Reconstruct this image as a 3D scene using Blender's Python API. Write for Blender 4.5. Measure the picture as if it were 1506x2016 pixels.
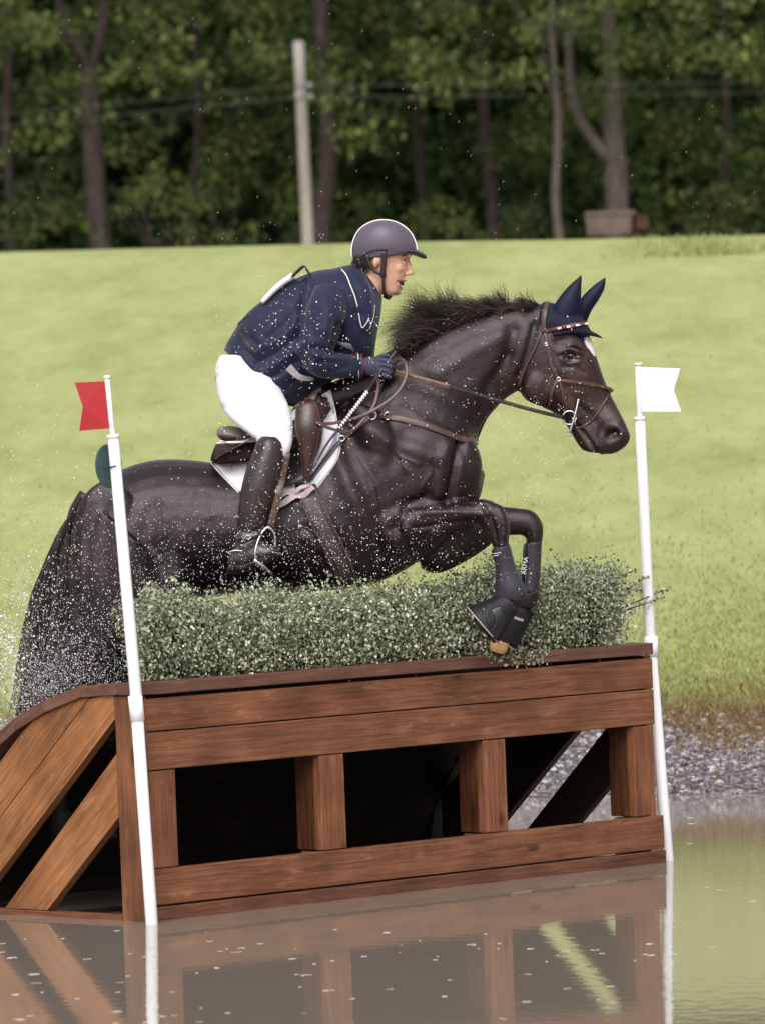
import bpy, bmesh, math, random
import numpy as np
from mathutils import Vector, Matrix
from mathutils.bvhtree import BVHTree
random.seed(7); rng = np.random.default_rng(11)
scn = bpy.context.scene
for o in list(bpy.data.objects): bpy.data.objects.remove(o)

# ---------------------------------------------------------------- camera
CAM_H = 2.17; FOC = 12000.0; ROLL = 0.037; PITCH = math.atan(226/FOC)
_f = np.array([0, math.cos(PITCH), -math.sin(PITCH)]); _r0 = np.array([1., 0, 0]); _u0 = np.array([0, math.sin(PITCH), math.cos(PITCH)])
_r = math.cos(ROLL)*_r0 - math.sin(ROLL)*_u0; _u = math.sin(ROLL)*_r0 + math.cos(ROLL)*_u0
CAM = np.array([0, 0, CAM_H])
cd = bpy.data.cameras.new('camera'); cam = bpy.data.objects.new('camera', cd); scn.collection.objects.link(cam)
cam.matrix_world = Matrix(((_r[0], _u[0], -_f[0], CAM[0]), (_r[1], _u[1], -_f[1], CAM[1]), (_r[2], _u[2], -_f[2], CAM[2]), (0, 0, 0, 1)))
cd.sensor_fit = 'HORIZONTAL'; cd.sensor_width = 36; cd.lens = 36*FOC/1506
cd.clip_start = 0.5; cd.clip_end = 2000
cd.dof.use_dof = True; cd.dof.focus_distance = 26.7; cd.dof.aperture_fstop = 6.3
scn.camera = cam
scn.render.resolution_x = 764; scn.render.resolution_y = 1024

# ---------------------------------------------------------------- light
SUN_EL, SUN_AZ = math.radians(46), math.radians(188)      # azimuth measured clockwise from +y
w = bpy.data.worlds.new('World'); scn.world = w; w.use_nodes = True
nt = w.node_tree; nt.nodes.clear()
out = nt.nodes.new('ShaderNodeOutputWorld'); bg = nt.nodes.new('ShaderNodeBackground'); sky = nt.nodes.new('ShaderNodeTexSky')
hs = nt.nodes.new('ShaderNodeHueSaturation')
sky.sky_type = 'NISHITA'; sky.sun_disc = False; sky.sun_elevation = SUN_EL; sky.sun_rotation = SUN_AZ
sky.air_density = 1.4; sky.dust_density = 4.0; sky.ozone_density = 1.0
hs.inputs['Saturation'].default_value = 0.22
bg.inputs['Strength'].default_value = 0.15
nt.links.new(sky.outputs[0], hs.inputs['Color']); nt.links.new(hs.outputs[0], bg.inputs[0]); nt.links.new(bg.outputs[0], out.inputs[0])
sl = bpy.data.lights.new('sun', 'SUN'); sl.energy = 1.5; sl.angle = math.radians(50); sl.color = (1, 0.965, 0.93)
so = bpy.data.objects.new('sun', sl); scn.collection.objects.link(so)
sd = Vector((math.sin(SUN_AZ)*math.cos(SUN_EL), math.cos(SUN_AZ)*math.cos(SUN_EL), math.sin(SUN_EL)))
so.rotation_euler = sd.to_track_quat('Z', 'Y').to_euler(); so.location = (0, 0, 30)
scn.view_settings.view_transform = 'Standard'; scn.view_settings.look = 'None'
scn.view_settings.exposure = 0.38; scn.view_settings.gamma = 1.0; scn.view_settings.use_curve_mapping = False
scn.render.engine = 'CYCLES'
scn.cycles.max_bounces = 8; scn.cycles.transparent_max_bounces = 8; scn.cycles.use_denoising = True

# ---------------------------------------------------------------- measuring helpers
def ray(x, y): return _f + _r*(x-753)/FOC - _u*(y-1008)/FOC
def P(x, y, Y):
    d = ray(x, y); return CAM + d*Y/d[1]
def G(x, y, z=0.0):
    d = ray(x, y); return CAM + d*((z-CAM_H)/d[2])
def proj(v):
    q = np.asarray(v) - CAM; z = q@_f
    return np.stack([753 + FOC*(q@_r)/z, 1008 - FOC*(q@_u)/z], -1)
def ss(a, b, x):
    t = np.clip((x-a)/(b-a), 0, 1); return t*t*(3-2*t)

# ---------------------------------------------------------------- objects
ROOT = {}
def setp(o, label=None, cat=None, group=None, kind=None):
    if label: o['label'] = label
    if cat: o['category'] = cat
    if group: o['group'] = group
    if kind: o['kind'] = kind
    return o
def thing(name, loc, label, cat, group=None):
    o = bpy.data.objects.new(name, None); scn.collection.objects.link(o); o.location = Vector(loc); o.empty_display_size = .1
    ROOT[o.name] = np.array(loc, float); return setp(o, label, cat, group)
def link_mesh(name, me, mat, parent=None, loc=None, smooth=True):
    """me holds world coordinates; they are made local to the thing's base"""
    base = ROOT[parent.name] if parent is not None else np.array(loc if loc is not None else (0, 0, 0), float)
    n = len(me.vertices); co = np.empty(n*3, np.float32); me.vertices.foreach_get('co', co)
    co = co.reshape(-1, 3) - base.astype(np.float32); me.vertices.foreach_set('co', co.ravel()); me.update()
    me.name = name
    if smooth is not None: me.polygons.foreach_set('use_smooth', [smooth]*len(me.polygons))
    if mat is not None:
        me.materials.clear()
        for m in (mat if isinstance(mat, (list, tuple)) else [mat]): me.materials.append(m)
    o = bpy.data.objects.new(name, me); scn.collection.objects.link(o)
    if parent is not None: o.parent = parent; ROOT[o.name] = base
    else: o.location = Vector(base); ROOT[o.name] = base
    return o
SPLIT = {'strap', 'piping', 'cheekpiece', 'throatlash', 'browband', 'flash_strap', 'girth_edging', 'flap', 'clincher', 'shoulder_clip', 'stem', 'vest_tab', 'edging', 'welt'}
def from_bm(name, bm, mat, parent=None, loc=None, smooth=True, normals=True):
    if name in SPLIT and parent is not None:                   # every separate piece becomes a part of its own
        bm.verts.ensure_lookup_table(); seen = {}; comps = []
        for v in bm.verts:
            if v in seen: continue
            st = [v]; seen[v] = len(comps); c = [v]
            while st:
                q = st.pop()
                for ed in q.link_edges:
                    w_ = ed.other_vert(q)
                    if w_ not in seen: seen[w_] = len(comps); st.append(w_); c.append(w_)
            comps.append(c)
        if 1 < len(comps) <= 12:
            first = None
            for c in comps:
                nb_ = bmesh.new(); mp_ = {v: nb_.verts.new(v.co) for v in c}
                for f in {f for v in c for f in v.link_faces}: nb_.faces.new([mp_[v] for v in f.verts])
                o_ = from_bm(name, nb_, mat, parent, loc, smooth, normals); first = first or o_
            bm.free(); return first
    if normals: bmesh.ops.recalc_face_normals(bm, faces=bm.faces[:])
    me = bpy.data.meshes.new(name); bm.to_mesh(me); bm.free()
    return link_mesh(name, me, mat, parent, loc, smooth)
def np_mesh(name, V, Fq, k):
    """V (n,3), Fq (m,k) faces"""
    me = bpy.data.meshes.new(name); V = np.asarray(V, np.float32); Fq = np.asarray(Fq, np.int32)
    me.vertices.add(len(V)); me.vertices.foreach_set('co', V.ravel())
    me.loops.add(Fq.size); me.loops.foreach_set('vertex_index', Fq.ravel())
    me.polygons.add(len(Fq)); me.polygons.foreach_set('loop_start', np.arange(0, Fq.size, k, dtype=np.int32))
    me.polygons.foreach_set('loop_total', np.full(len(Fq), k, np.int32)); me.update(calc_edges=True); return me

# ---------------------------------------------------------------- shapes
def cr(arr, sub):
    """Catmull-Rom through the rows of arr"""
    A = np.asarray(arr, float); n = len(A)
    if n < 3: return np.array([A[0]+(A[-1]-A[0])*t for t in np.linspace(0, 1, sub+1)])
    out = []
    for i in range(n-1):
        p0 = A[i-1] if i > 0 else 2*A[0]-A[1]; p1 = A[i]; p2 = A[i+1]; p3 = A[i+2] if i+2 < n else 2*A[-1]-A[-2]
        for j in range(sub):
            t = j/sub
            out.append(0.5*((2*p1)+(p2-p0)*t+(2*p0-5*p1+4*p2-p3)*t*t+(3*p1-p0-3*p2+p3)*t**3))
    out.append(A[-1]); return np.array(out)
def loft(bm, secs, nseg=20, sub=5, cap=True):
    """secs rows: centre(3), up half(3), side half(3), exponent"""
    S = cr(secs, sub); rings = []
    for s in S:
        c, u, v, e = s[:3], s[3:6], s[6:9], s[9]; ring = []
        for k in range(nseg):
            a = 2*math.pi*k/nseg; ca, sa = math.cos(a), math.sin(a)
            cu = math.copysign(abs(ca)**(2/e), ca); sv = math.copysign(abs(sa)**(2/e), sa)
            ring.append(bm.verts.new(c+u*cu+v*sv))
        rings.append(ring)
    for a, b in zip(rings, rings[1:]):
        for k in range(nseg): bm.faces.new((a[k], a[(k+1) % nseg], b[(k+1) % nseg], b[k]))
    if cap:
        for ring, flip in ((rings[0], 1), (rings[-1], 0)):
            c = bm.verts.new(sum((v.co for v in ring), Vector())/nseg)
            for k in range(nseg): bm.faces.new((ring[k], ring[(k+1) % nseg], c) if flip else (ring[(k+1) % nseg], ring[k], c))
def S(ax, ay, bx, by, hw, Y, e=2.0, dY=0.0):
    """section whose two silhouette points are photo measurements at depth Y"""
    a = P(ax, ay, Y+dY); b = P(bx, by, Y-dY); c = (a+b)/2; u = (a-b)/2
    return np.concatenate([c, u, [0, hw, 0], [e]])
def limb(bm, pts, radii, nseg=12, sub=4, cap=True, flat=1.0):
    pts = np.asarray(pts, float); R = np.asarray(radii, float)[:, None]
    S_ = cr(np.hstack([pts, R]), sub) if len(pts) > 2 else cr(np.hstack([pts, R]), max(1, sub))
    C_ = S_[:, :3]; T = np.gradient(C_, axis=0); T /= np.linalg.norm(T, axis=1)[:, None]+1e-12
    n = np.cross(T[0], [0, 1, 0]);
    if np.linalg.norm(n) < 1e-3: n = np.cross(T[0], [1, 0, 0])
    n /= np.linalg.norm(n); rings = []
    for c, t, r_ in zip(C_, T, S_[:, 3]):
        n = n - t*(n@t); n /= np.linalg.norm(n); b = np.cross(t, n); r_ = max(r_, 1e-4)
        rings.append([bm.verts.new(c+r_*(math.cos(2*math.pi*k/nseg)*n+flat*math.sin(2*math.pi*k/nseg)*b)) for k in range(nseg)])
    for a, b in zip(rings, rings[1:]):
        for k in range(nseg): bm.faces.new((a[k], a[(k+1) % nseg], b[(k+1) % nseg], b[k]))
    if cap:
        for ring, flip in ((rings[0], 1), (rings[-1], 0)):
            c = bm.verts.new(sum((v.co for v in ring), Vector())/nseg)
            for k in range(nseg): bm.faces.new((ring[k], ring[(k+1) % nseg], c) if flip else (ring[(k+1) % nseg], ring[k], c))
def ball(bm, c, rad, rot=0.0, seg=16):
    """ellipsoid, radii (x,y,z) metres, turned about the y axis"""
    m = Matrix.Translation(Vector(c)) @ Matrix.Rotation(rot, 4, 'Y') @ Matrix.Diagonal((rad[0], rad[1], rad[2], 1))
    bmesh.ops.create_uvsphere(bm, u_segments=seg, v_segments=seg//2+2, radius=1, matrix=m)
def remesh(bm, voxel, smooth=6, fac=0.5):
    bmesh.ops.recalc_face_normals(bm, faces=bm.faces[:])
    me = bpy.data.meshes.new('tmp'); bm.to_mesh(me); bm.free()
    o = bpy.data.objects.new('tmp', me); scn.collection.objects.link(o)
    r = o.modifiers.new('r', 'REMESH'); r.mode = 'VOXEL'; r.voxel_size = voxel; r.adaptivity = 0
    if smooth:
        s = o.modifiers.new('s', 'SMOOTH'); s.iterations = smooth; s.factor = fac
    dg = bpy.context.evaluated_depsgraph_get(); dg.update()
    res = bpy.data.meshes.new_from_object(o.evaluated_get(dg))
    bpy.data.objects.remove(o); bpy.data.meshes.remove(me); return res
def mesh_co(me):
    co = np.empty(len(me.vertices)*3, np.float32); me.vertices.foreach_get('co', co); return co.reshape(-1, 3).astype(float)
def mesh_no(me):
    no = np.empty(len(me.vertices)*3, np.float32); me.vertices.foreach_get('normal', no); return no.reshape(-1, 3).astype(float)
def pl_dist(p, line):
    """distance (px) of points p (n,2) to polyline, and how far along"""
    line = np.asarray(line, float); best = np.full(len(p), 1e9)
    if len(line) == 1: return np.linalg.norm(p-line[0], axis=1)
    for a, b in zip(line, line[1:]):
        ab = b-a; t = np.clip(((p-a)@ab)/(ab@ab), 0, 1); best = np.minimum(best, np.linalg.norm(p-(a+t[:, None]*ab), axis=1))
    return best
def sculpt(me, strokes, Yc, near=True):
    """strokes: (polyline px, radius px, amount m) raise (+) or carve (-) the surface on the side that faces the pond"""
    co = mesh_co(me); no = mesh_no(me); px = proj(co); amt = np.zeros(len(co))
    side = (no[:, 1] < 0.15) & (co[:, 1] < Yc+0.02) if near else np.ones(len(co), bool)
    for line, rad, a in strokes:
        amt += a*np.exp(-(pl_dist(px, line)/rad)**2)
    co += no*(amt*side)[:, None]
    me.vertices.foreach_set('co', co.astype(np.float32).ravel()); me.update()
def bvh_of(*objs):
    vs = []; fs = []; n = 0
    for o in objs:
        b = ROOT[o.name]; me = o.data
        vs += [tuple(v) for v in (mesh_co(me)+b)]; fs += [tuple(i+n for i in p.vertices) for p in me.polygons]; n = len(vs)
    return BVHTree.FromPolygons(vs, fs)
def hit(bvh, x, y, off=0.0, Ydef=26.6):
    d = Vector(ray(x, y)); d.normalize(); l, n, i, t = bvh.ray_cast(Vector(CAM), d)
    if l is None:
        q = P(x, y, Ydef); return q, np.array([0, -1., 0]), False
    n = np.array(n);
    if n[1] > 0: n = -n
    return np.array(l)+n*off, n, True
def strap(bm, pts, nrm, w, t, closed=False):
    """flat strap: pts (n,3), nrm (n,3) outward, width w, thickness t"""
    pts = np.asarray(pts, float); T = np.gradient(pts, axis=0); T /= np.linalg.norm(T, axis=1)[:, None]+1e-12; rings = []
    nrm = np.asarray(nrm, float).copy()
    for k in range(2): nrm[1:-1] = (nrm[:-2]+nrm[1:-1]+nrm[2:])/3
    w = np.broadcast_to(w, len(pts))
    for c, tt, n, ww in zip(pts, T, nrm, w):
        n = n-tt*(n@tt); n /= np.linalg.norm(n)+1e-12; b = np.cross(tt, n)
        rings.append([bm.verts.new(c+b*x_*ww/2+n*y_*t/2) for x_, y_ in ((-1, -.6), (-.8, -1), (.8, -1), (1, -.6), (1, .6), (.8, 1), (-.8, 1), (-1, .6))])
    for a, b in zip(rings, rings[1:]):
        for k in range(8): bm.faces.new((a[k], a[(k+1) % 8], b[(k+1) % 8], b[k]))
    bm.faces.new(rings[0]); bm.faces.new(rings[-1][::-1])
def surf_strap(bm, bvh, px, w, t=.004, off=.004, sub=6, Ydef=26.6, mirror=None):
    L = cr(px, sub); a = []; n = []; lastY = Ydef
    for x, y in L:
        p, m, ok = hit(bvh, x, y, off, lastY)
        if ok: lastY = p[1]
        a.append(p); n.append(m)
    a = np.array(a); n = np.array(n)
    for k in range(2): a[1:-1] = (a[:-2]+a[1:-1]*2+a[2:])/4
    strap(bm, a, n, w, t)
    if mirror is not None:
        a2 = a.copy(); a2[:, 1] = 2*mirror-a2[:, 1]; n2 = n.copy(); n2[:, 1] *= -1; strap(bm, a2, n2, w, t)
    return a
def patch(bm, bvh, left, right, nu=14, nv=10, off=.01, t=.006, Ydef=26.6, mirror=None, bulge=0.0):
    """a sheet laid over a body between two measured edges"""
    Lc = cr(left, 6); Rc = cr(right, 6)
    li = np.linspace(0, len(Lc)-1, nv+1); ri = np.linspace(0, len(Rc)-1, nv+1); grid = []; lastY = Ydef
    for a, b in zip(li, ri):
        pl = np.array([np.interp(a, np.arange(len(Lc)), Lc[:, k]) for k in (0, 1)]); pr = np.array([np.interp(b, np.arange(len(Rc)), Rc[:, k]) for k in (0, 1)])
        row = []
        for s in np.linspace(0, 1, nu+1):
            q = pl+(pr-pl)*s; p, n, ok = hit(bvh, q[0], q[1], 0, lastY)
            if ok: lastY = p[1]
            row.append(np.concatenate([p, n]))
        grid.append(row)
    g = np.array(grid)
    for k in range(3):
        h = g.copy(); h[1:-1, 1:-1] = (g[1:-1, 1:-1]*2+g[:-2, 1:-1]+g[2:, 1:-1]+g[1:-1, :-2]+g[1:-1, 2:])/6; g = h
    def emit(g, sgn):
        top = []; bot = []
        for i, row in enumerate(g):
            tr = []; br = []
            for j, q in enumerate(row):
                n = q[3:]/(np.linalg.norm(q[3:])+1e-9); p = q[:3].copy()
                bl = bulge*math.sin(math.pi*i/nv)*math.sin(math.pi*j/nu)
                tr.append(bm.verts.new(p+n*(off+t+bl))); br.append(bm.verts.new(p+n*off))
            top.append(tr); bot.append(br)
        for i in range(nv):
            for j in range(nu):
                bm.faces.new((top[i][j], top[i][j+1], top[i+1][j+1], top[i+1][j])); bm.faces.new((bot[i+1][j], bot[i+1][j+1], bot[i][j+1], bot[i][j]))
        for i in range(nv):
            for j in (0, nu): bm.faces.new((top[i][j], top[i+1][j], bot[i+1][j], bot[i][j]))
        for j in range(nu):
            for i in (0, nv): bm.faces.new((top[i][j], top[i][j+1], bot[i][j+1], bot[i][j]))
    emit(g, 1)
    if mirror is not None:
        m = g.copy(); m[:, :, 1] = 2*mirror-m[:, :, 1]; m[:, :, 4] *= -1; emit(m, -1)
    return g
def ring_torus(bm, c, ax1, ax2, r, tr, seg=20, ts=6, arc=(0, 2*math.pi)):
    pts = [c+r*(math.cos(a)*ax1+math.sin(a)*ax2) for a in np.linspace(arc[0], arc[1], seg+1)]
    limb(bm, pts, [tr]*len(pts), nseg=ts, sub=1, cap=True)

# ---------------------------------------------------------------- materials
def mat(name, col, rough=.6, spec=.5, metal=0.0, **k):
    m = bpy.data.materials.new(name); m.use_nodes = True; n = m.node_tree.nodes; b = n['Principled BSDF']
    b.inputs['Base Color'].default_value = (*col, 1); b.inputs['Roughness'].default_value = rough
    b.inputs['Specular IOR Level'].default_value = spec; b.inputs['Metallic'].default_value = metal
    for key, v in k.items(): b.inputs[key].default_value = v
    return m
def node(m, t, **k):
    n = m.node_tree.nodes.new(t)
    for a, v in k.items():
        if a.startswith('i_'): n.inputs[a[2:].replace('_', ' ')].default_value = v
        else: setattr(n, a, v)
    return n
def lk(m, a, b): m.node_tree.links.new(a, b)
def bsdf(m): return m.node_tree.nodes['Principled BSDF']
def ramp(m, fac, stops):
    r = node(m, 'ShaderNodeValToRGB'); e = r.color_ramp.elements
    while len(e) < len(stops): e.new(0.5)
    for x, (p, c) in zip(e, stops): x.position = p; x.color = (*c, 1) if len(c) == 3 else c
    lk(m, fac, r.inputs[0]); return r
def noise_mat(name, c1, c2, scale, rough=.6, bump=0.0, bscale=None, spec=.4, detail=4, dist=.01, stretch=None, **k):
    m = mat(name, c1, rough, spec, **k); tc = node(m, 'ShaderNodeTexCoord'); src = tc.outputs['Object']
    if stretch:
        mp = node(m, 'ShaderNodeMapping'); mp.inputs['Scale'].default_value = stretch; lk(m, src, mp.inputs[0]); src = mp.outputs[0]
    n = node(m, 'ShaderNodeTexNoise', i_Scale=scale, i_Detail=detail, i_Roughness=.6); lk(m, src, n.inputs['Vector'])
    r = ramp(m, n.outputs[0], [(.35, c1), (.65, c2)]); lk(m, r.outputs[0], bsdf(m).inputs['Base Color'])
    if bump:
        n2 = node(m, 'ShaderNodeTexNoise', i_Scale=bscale or scale*4, i_Detail=5); lk(m, src, n2.inputs['Vector'])
        b = node(m, 'ShaderNodeBump', i_Strength=bump, i_Distance=dist); lk(m, n2.outputs[0], b.inputs['Height']); lk(m, b.outputs[0], bsdf(m).inputs['Normal'])
    return m
def leaf_mat(name, stops, rough=.5, transl=.25, spec=.4):
    m = mat(name, stops[0][1], rough, spec); g = node(m, 'ShaderNodeNewGeometry')
    r = ramp(m, g.outputs['Random Per Island'], stops); lk(m, r.outputs[0], bsdf(m).inputs['Base Color'])
    tr = node(m, 'ShaderNodeBsdfTranslucent'); lk(m, r.outputs[0], tr.inputs[0]); mx = node(m, 'ShaderNodeMixShader'); mx.inputs[0].default_value = transl
    lk(m, bsdf(m).outputs[0], mx.inputs[1]); lk(m, tr.outputs[0], mx.inputs[2]); lk(m, mx.outputs[0], m.node_tree.nodes['Material Output'].inputs[0]); return m
# ================================================================ SETTING: ground, water
def shore(x): return 32.75 - .28*np.clip(x, -6, 3)
def ground_z(x, y):
    x = np.asarray(x, float); y = np.asarray(y, float); d = y-shore(x)
    pond = np.maximum(-.55, d*.25)
    bank = np.where(d < 1.95, .18*d, .351+(d-1.95)*.155)
    z = np.where(d < 0, pond, bank)
    far = 3.53 + (y-54)*.0236
    z = np.where(y > 45, np.minimum(z, far+ .02*ss(54, 60, y)*0), z)
    z = z - .0157*np.clip(x, -25, 25)*ss(38, 54, y)
    z = z + .015*np.sin(x*1.3+y*.7)*ss(34, 40, y)
    near = ss(9, 4, y)*1.1; z = np.where(y < 9, np.maximum(z, -.55)+near, z)
    edge = ss(18, 24, np.abs(x))*1.2; z = np.where(y < 34, z+edge, z)
    return z
ys = np.unique(np.concatenate([np.linspace(-30, 28, 40), np.linspace(28, 62, 240), np.linspace(62, 200, 60), np.linspace(200, 900, 20)]))
xs = np.unique(np.concatenate([np.linspace(-400, -12, 30), np.linspace(-12, 12, 120), np.linspace(12, 400, 30)]))
X, Y = np.meshgrid(xs, ys); Z = ground_z(X, Y); V = np.stack([X.ravel(), Y.ravel(), Z.ravel()], 1)
nx, ny = len(xs), len(ys); I = np.arange(nx*ny).reshape(ny, nx)
Fq = np.stack([I[:-1, :-1].ravel(), I[:-1, 1:].ravel(), I[1:, 1:].ravel(), I[1:, :-1].ravel()], 1)
GM = mat('field', (.3, .34, .09), .95, .1)
tc = node(GM, 'ShaderNodeTexCoord'); sx = node(GM, 'ShaderNodeSeparateXYZ'); lk(GM, tc.outputs['Object'], sx.inputs[0])
mp = node(GM, 'ShaderNodeMapping'); mp.inputs['Scale'].default_value = (1.0, .35, 1); lk(GM, tc.outputs['Object'], mp.inputs[0])
n1 = node(GM, 'ShaderNodeTexNoise', i_Scale=1.6, i_Detail=9, i_Roughness=.78); lk(GM, mp.outputs[0], n1.inputs['Vector'])
rg = ramp(GM, n1.outputs[0], [(.36, (.235, .262, .10)), (.5, (.30, .325, .13)), (.64, (.355, .365, .165))])
n2 = node(GM, 'ShaderNodeTexNoise', i_Scale=30, i_Detail=4); lk(GM, tc.outputs['Object'], n2.inputs['Vector'])
rm = ramp(GM, n2.outputs[0], [(.35, (.055, .04, .032)), (.65, (.16, .12, .09))])
# distance above the waterline decides mud or grass
zz = node(GM, 'ShaderNodeMath', operation='MULTIPLY_ADD'); lk(GM, n1.outputs[0], zz.inputs[0]); zz.inputs[1].default_value = .3; lk(GM, sx.outputs[2], zz.inputs[2])
rk = ramp(GM, zz.outputs[0], [(.50, (0, 0, 0)), (.58, (1, 1, 1))])
mx = node(GM, 'ShaderNodeMixRGB'); lk(GM, rk.outputs[0], mx.inputs[0]); lk(GM, rm.outputs[0], mx.inputs[1]); lk(GM, rg.outputs[0], mx.inputs[2])
lk(GM, mx.outputs[0], bsdf(GM).inputs['Base Color'])
bp = node(GM, 'ShaderNodeBump', i_Strength=.6, i_Distance=.03); lk(GM, n2.outputs[0], bp.inputs['Height']); lk(GM, bp.outputs[0], bsdf(GM).inputs['Normal'])
setp(link_mesh('grass_field', np_mesh('grass_field', V, Fq, 4), GM), 'gently rising green field beyond the pond', 'field', kind='structure')

WM = mat('muddy_water', (.225, .185, .15), .035, .5); bsdf(WM).inputs['IOR'].default_value = 1.40
tc = node(WM, 'ShaderNodeTexCoord'); mp = node(WM, 'ShaderNodeMapping'); mp.inputs['Scale'].default_value = (1.4, 1.0, 1); lk(WM, tc.outputs['Object'], mp.inputs[0])
a1 = node(WM, 'ShaderNodeTexNoise', i_Scale=9, i_Detail=3, i_Roughness=.5); lk(WM, mp.outputs[0], a1.inputs['Vector'])
b1 = node(WM, 'ShaderNodeBump', i_Strength=.014, i_Distance=.05); lk(WM, a1.outputs[0], b1.inputs['Height']); lk(WM, b1.outputs[0], bsdf(WM).inputs['Normal'])
V = np.array([(-30, 3, 0), (30, 3, 0), (30, 36, 0), (-30, 36, 0)], float)
setp(link_mesh('pond_water', np_mesh('pond_water', V, [(0, 1, 2, 3)], 4), WM, smooth=False), 'brown muddy pond water with reflections', 'water', kind='structure')

# ---------------------------------------------------------------- grass blades
def blades(name, n, xr, yr, h, wd, m, label, dmin=None, zmin=-1, jit=.5, patchy=None):
    x = rng.uniform(*xr, n); y = yr[0]+np.minimum(rng.exponential((yr[1]-yr[0])/4.5, n), 3*(yr[1]-yr[0]))
    d = y-shore(x); keep = np.ones(n, bool)
    if dmin is not None: keep &= d > dmin+rng.normal(0, .16, n)+.12*np.sin(x*3.1)+.1*np.sin(x*7.7+1)
    if patchy is not None: keep &= patchy(x, y, d)
    x, y = x[keep], y[keep]; n = len(x); z = ground_z(x, y)
    a = rng.uniform(0, math.pi, n); hh = h*rng.uniform(.5, 1.4, n); ww = wd*rng.uniform(.6, 1.4, n)
    dx, dy = np.cos(a)*ww/2, np.sin(a)*ww/2; lean = rng.normal(0, jit, (n, 2))*hh[:, None]
    V = np.empty((n, 3, 3)); V[:, 0] = np.stack([x-dx, y-dy, z-.004], 1); V[:, 1] = np.stack([x+dx, y+dy, z-.004], 1)
    V[:, 2] = np.stack([x+lean[:, 0], y+lean[:, 1], z+hh], 1)
    o = link_mesh(name, np_mesh(name, V.reshape(-1, 3), np.arange(n*3).reshape(-1, 3), 3), m, smooth=False)
    return setp(o, label, 'grass', kind='stuff')
BG = leaf_mat('grass_blade', [(0, (.25, .285, .10)), (.5, (.33, .355, .135)), (1, (.42, .43, .19))], .7, .45, .15)
BD = leaf_mat('dry_grass', [(0, (.13, .07, .04)), (.5, (.30, .17, .075)), (1, (.36, .29, .12))], .7, .3, .15)
blades('grass', 90000, (-4.4, 4.4), (33.5, 41), .034, .012, BG, 'short wet grass along the top of the pond bank', dmin=2.12)
blades('grass', 6000, (-1, 6), (53.2, 56), .06, .02, BG, 'longer grass tufts along the crest of the field', patchy=lambda x, y, d: (np.exp(-((x-2.9)/.45)**2)*.8) > rng.random(len(x)))
blades('dry_grass', 60000, (-4.2, 4.2), (33.0, 36.5), .045, .010, BD, 'brown dead grass fringe between gravel and field', patchy=lambda x, y, d: (d > 1.5+.2*np.sin(x*2.3)+.15*np.sin(x*6)+rng.normal(0, .2, len(x))) & (d < 2.6+.2*np.sin(x*3+1)+rng.normal(0, .2, len(x))), jit=.9)

# ---------------------------------------------------------------- gravel
ico = bmesh.new(); bmesh.ops.create_icosphere(ico, subdivisions=1, radius=1); IV = np.array([v.co[:] for v in ico.verts]); IF = np.array([[v.index for v in f.verts] for f in ico.faces]); ico.free()
def scatter_ico(name, C, R, m, squash=(1, 1, 1), jit=.2, **kw):
    n = len(C); V = IV[None]*(1+rng.normal(0, jit, (n, len(IV), 1)))*np.asarray(R)[:, None, None]*np.asarray(squash)
    if jit > 0:
        a = rng.uniform(0, 6.28, n); ca, sa = np.cos(a)[:, None], np.sin(a)[:, None]
        V = np.stack([V[..., 0]*ca-V[..., 1]*sa, V[..., 0]*sa+V[..., 1]*ca, V[..., 2]], -1)
    V = (V+C[:, None]).reshape(-1, 3); Fx = (IF[None]+np.arange(n)[:, None, None]*len(IV)).reshape(-1, 3)
    return link_mesh(name, np_mesh(name, V, Fx, 3), m, **kw)
n = 34000; x = rng.uniform(-3.6, 3.4, n); d = rng.uniform(-.25, 2.2, n); keep = rng.random(n) > ss(1.45, 2.15, d+.15*np.sin(x*4))*.93; x, d = x[keep], d[keep]
y = shore(x)+d; z = ground_z(x, y); R = np.clip(rng.lognormal(-4.6, .4, len(x)), .005, .034)
GR = mat('gravel', (.2, .18, .19), .35, .5); g = node(GR, 'ShaderNodeNewGeometry')
r = ramp(GR, g.outputs['Random Per Island'], [(0, (.05, .042, .045)), (.45, (.15, .13, .14)), (.8, (.24, .21, .225)), (.95, (.45, .42, .44))]); lk(GR, r.outputs[0], bsdf(GR).inputs['Base Color'])
setp(scatter_ico('gravel', np.stack([x, y, z+R*.2], 1), R, GR, (1.25, 1, .62), .13, smooth=False), 'wet grey gravel covering the pond bank', 'gravel', kind='stuff')

# ================================================================ trees
EXP = 1
def leaf_quads(C, size, squash=.8):
    n = len(C); a = rng.normal(size=(n, 3)); a /= np.linalg.norm(a, axis=1)[:, None]
    t = rng.normal(size=(n, 3)); t[:, 2] *= .5; b = np.cross(a, t); b /= np.linalg.norm(b, axis=1)[:, None]; c = np.cross(a, b)
    s = (size*rng.uniform(.55, 1.35, n))[:, None]; V = np.empty((n, 4, 3))
    V[:, 0] = C-b*s*.5; V[:, 1] = C+c*s*.3*squash; V[:, 2] = C+b*s*.5; V[:, 3] = C-c*s*.3*squash
    return V.reshape(-1, 3), np.arange(n*4).reshape(-1, 4)
BARK = noise_mat('bark', (.026, .019, .019), (.075, .056, .055), 6, .9, .8, 20, .1, dist=.03, stretch=(3, 3, .5))
BARK2 = noise_mat('pale_bark', (.060, .047, .046), (.13, .107, .10), 6, .9, .8, 20, .1, dist=.03, stretch=(3, 3, .5))
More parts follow.
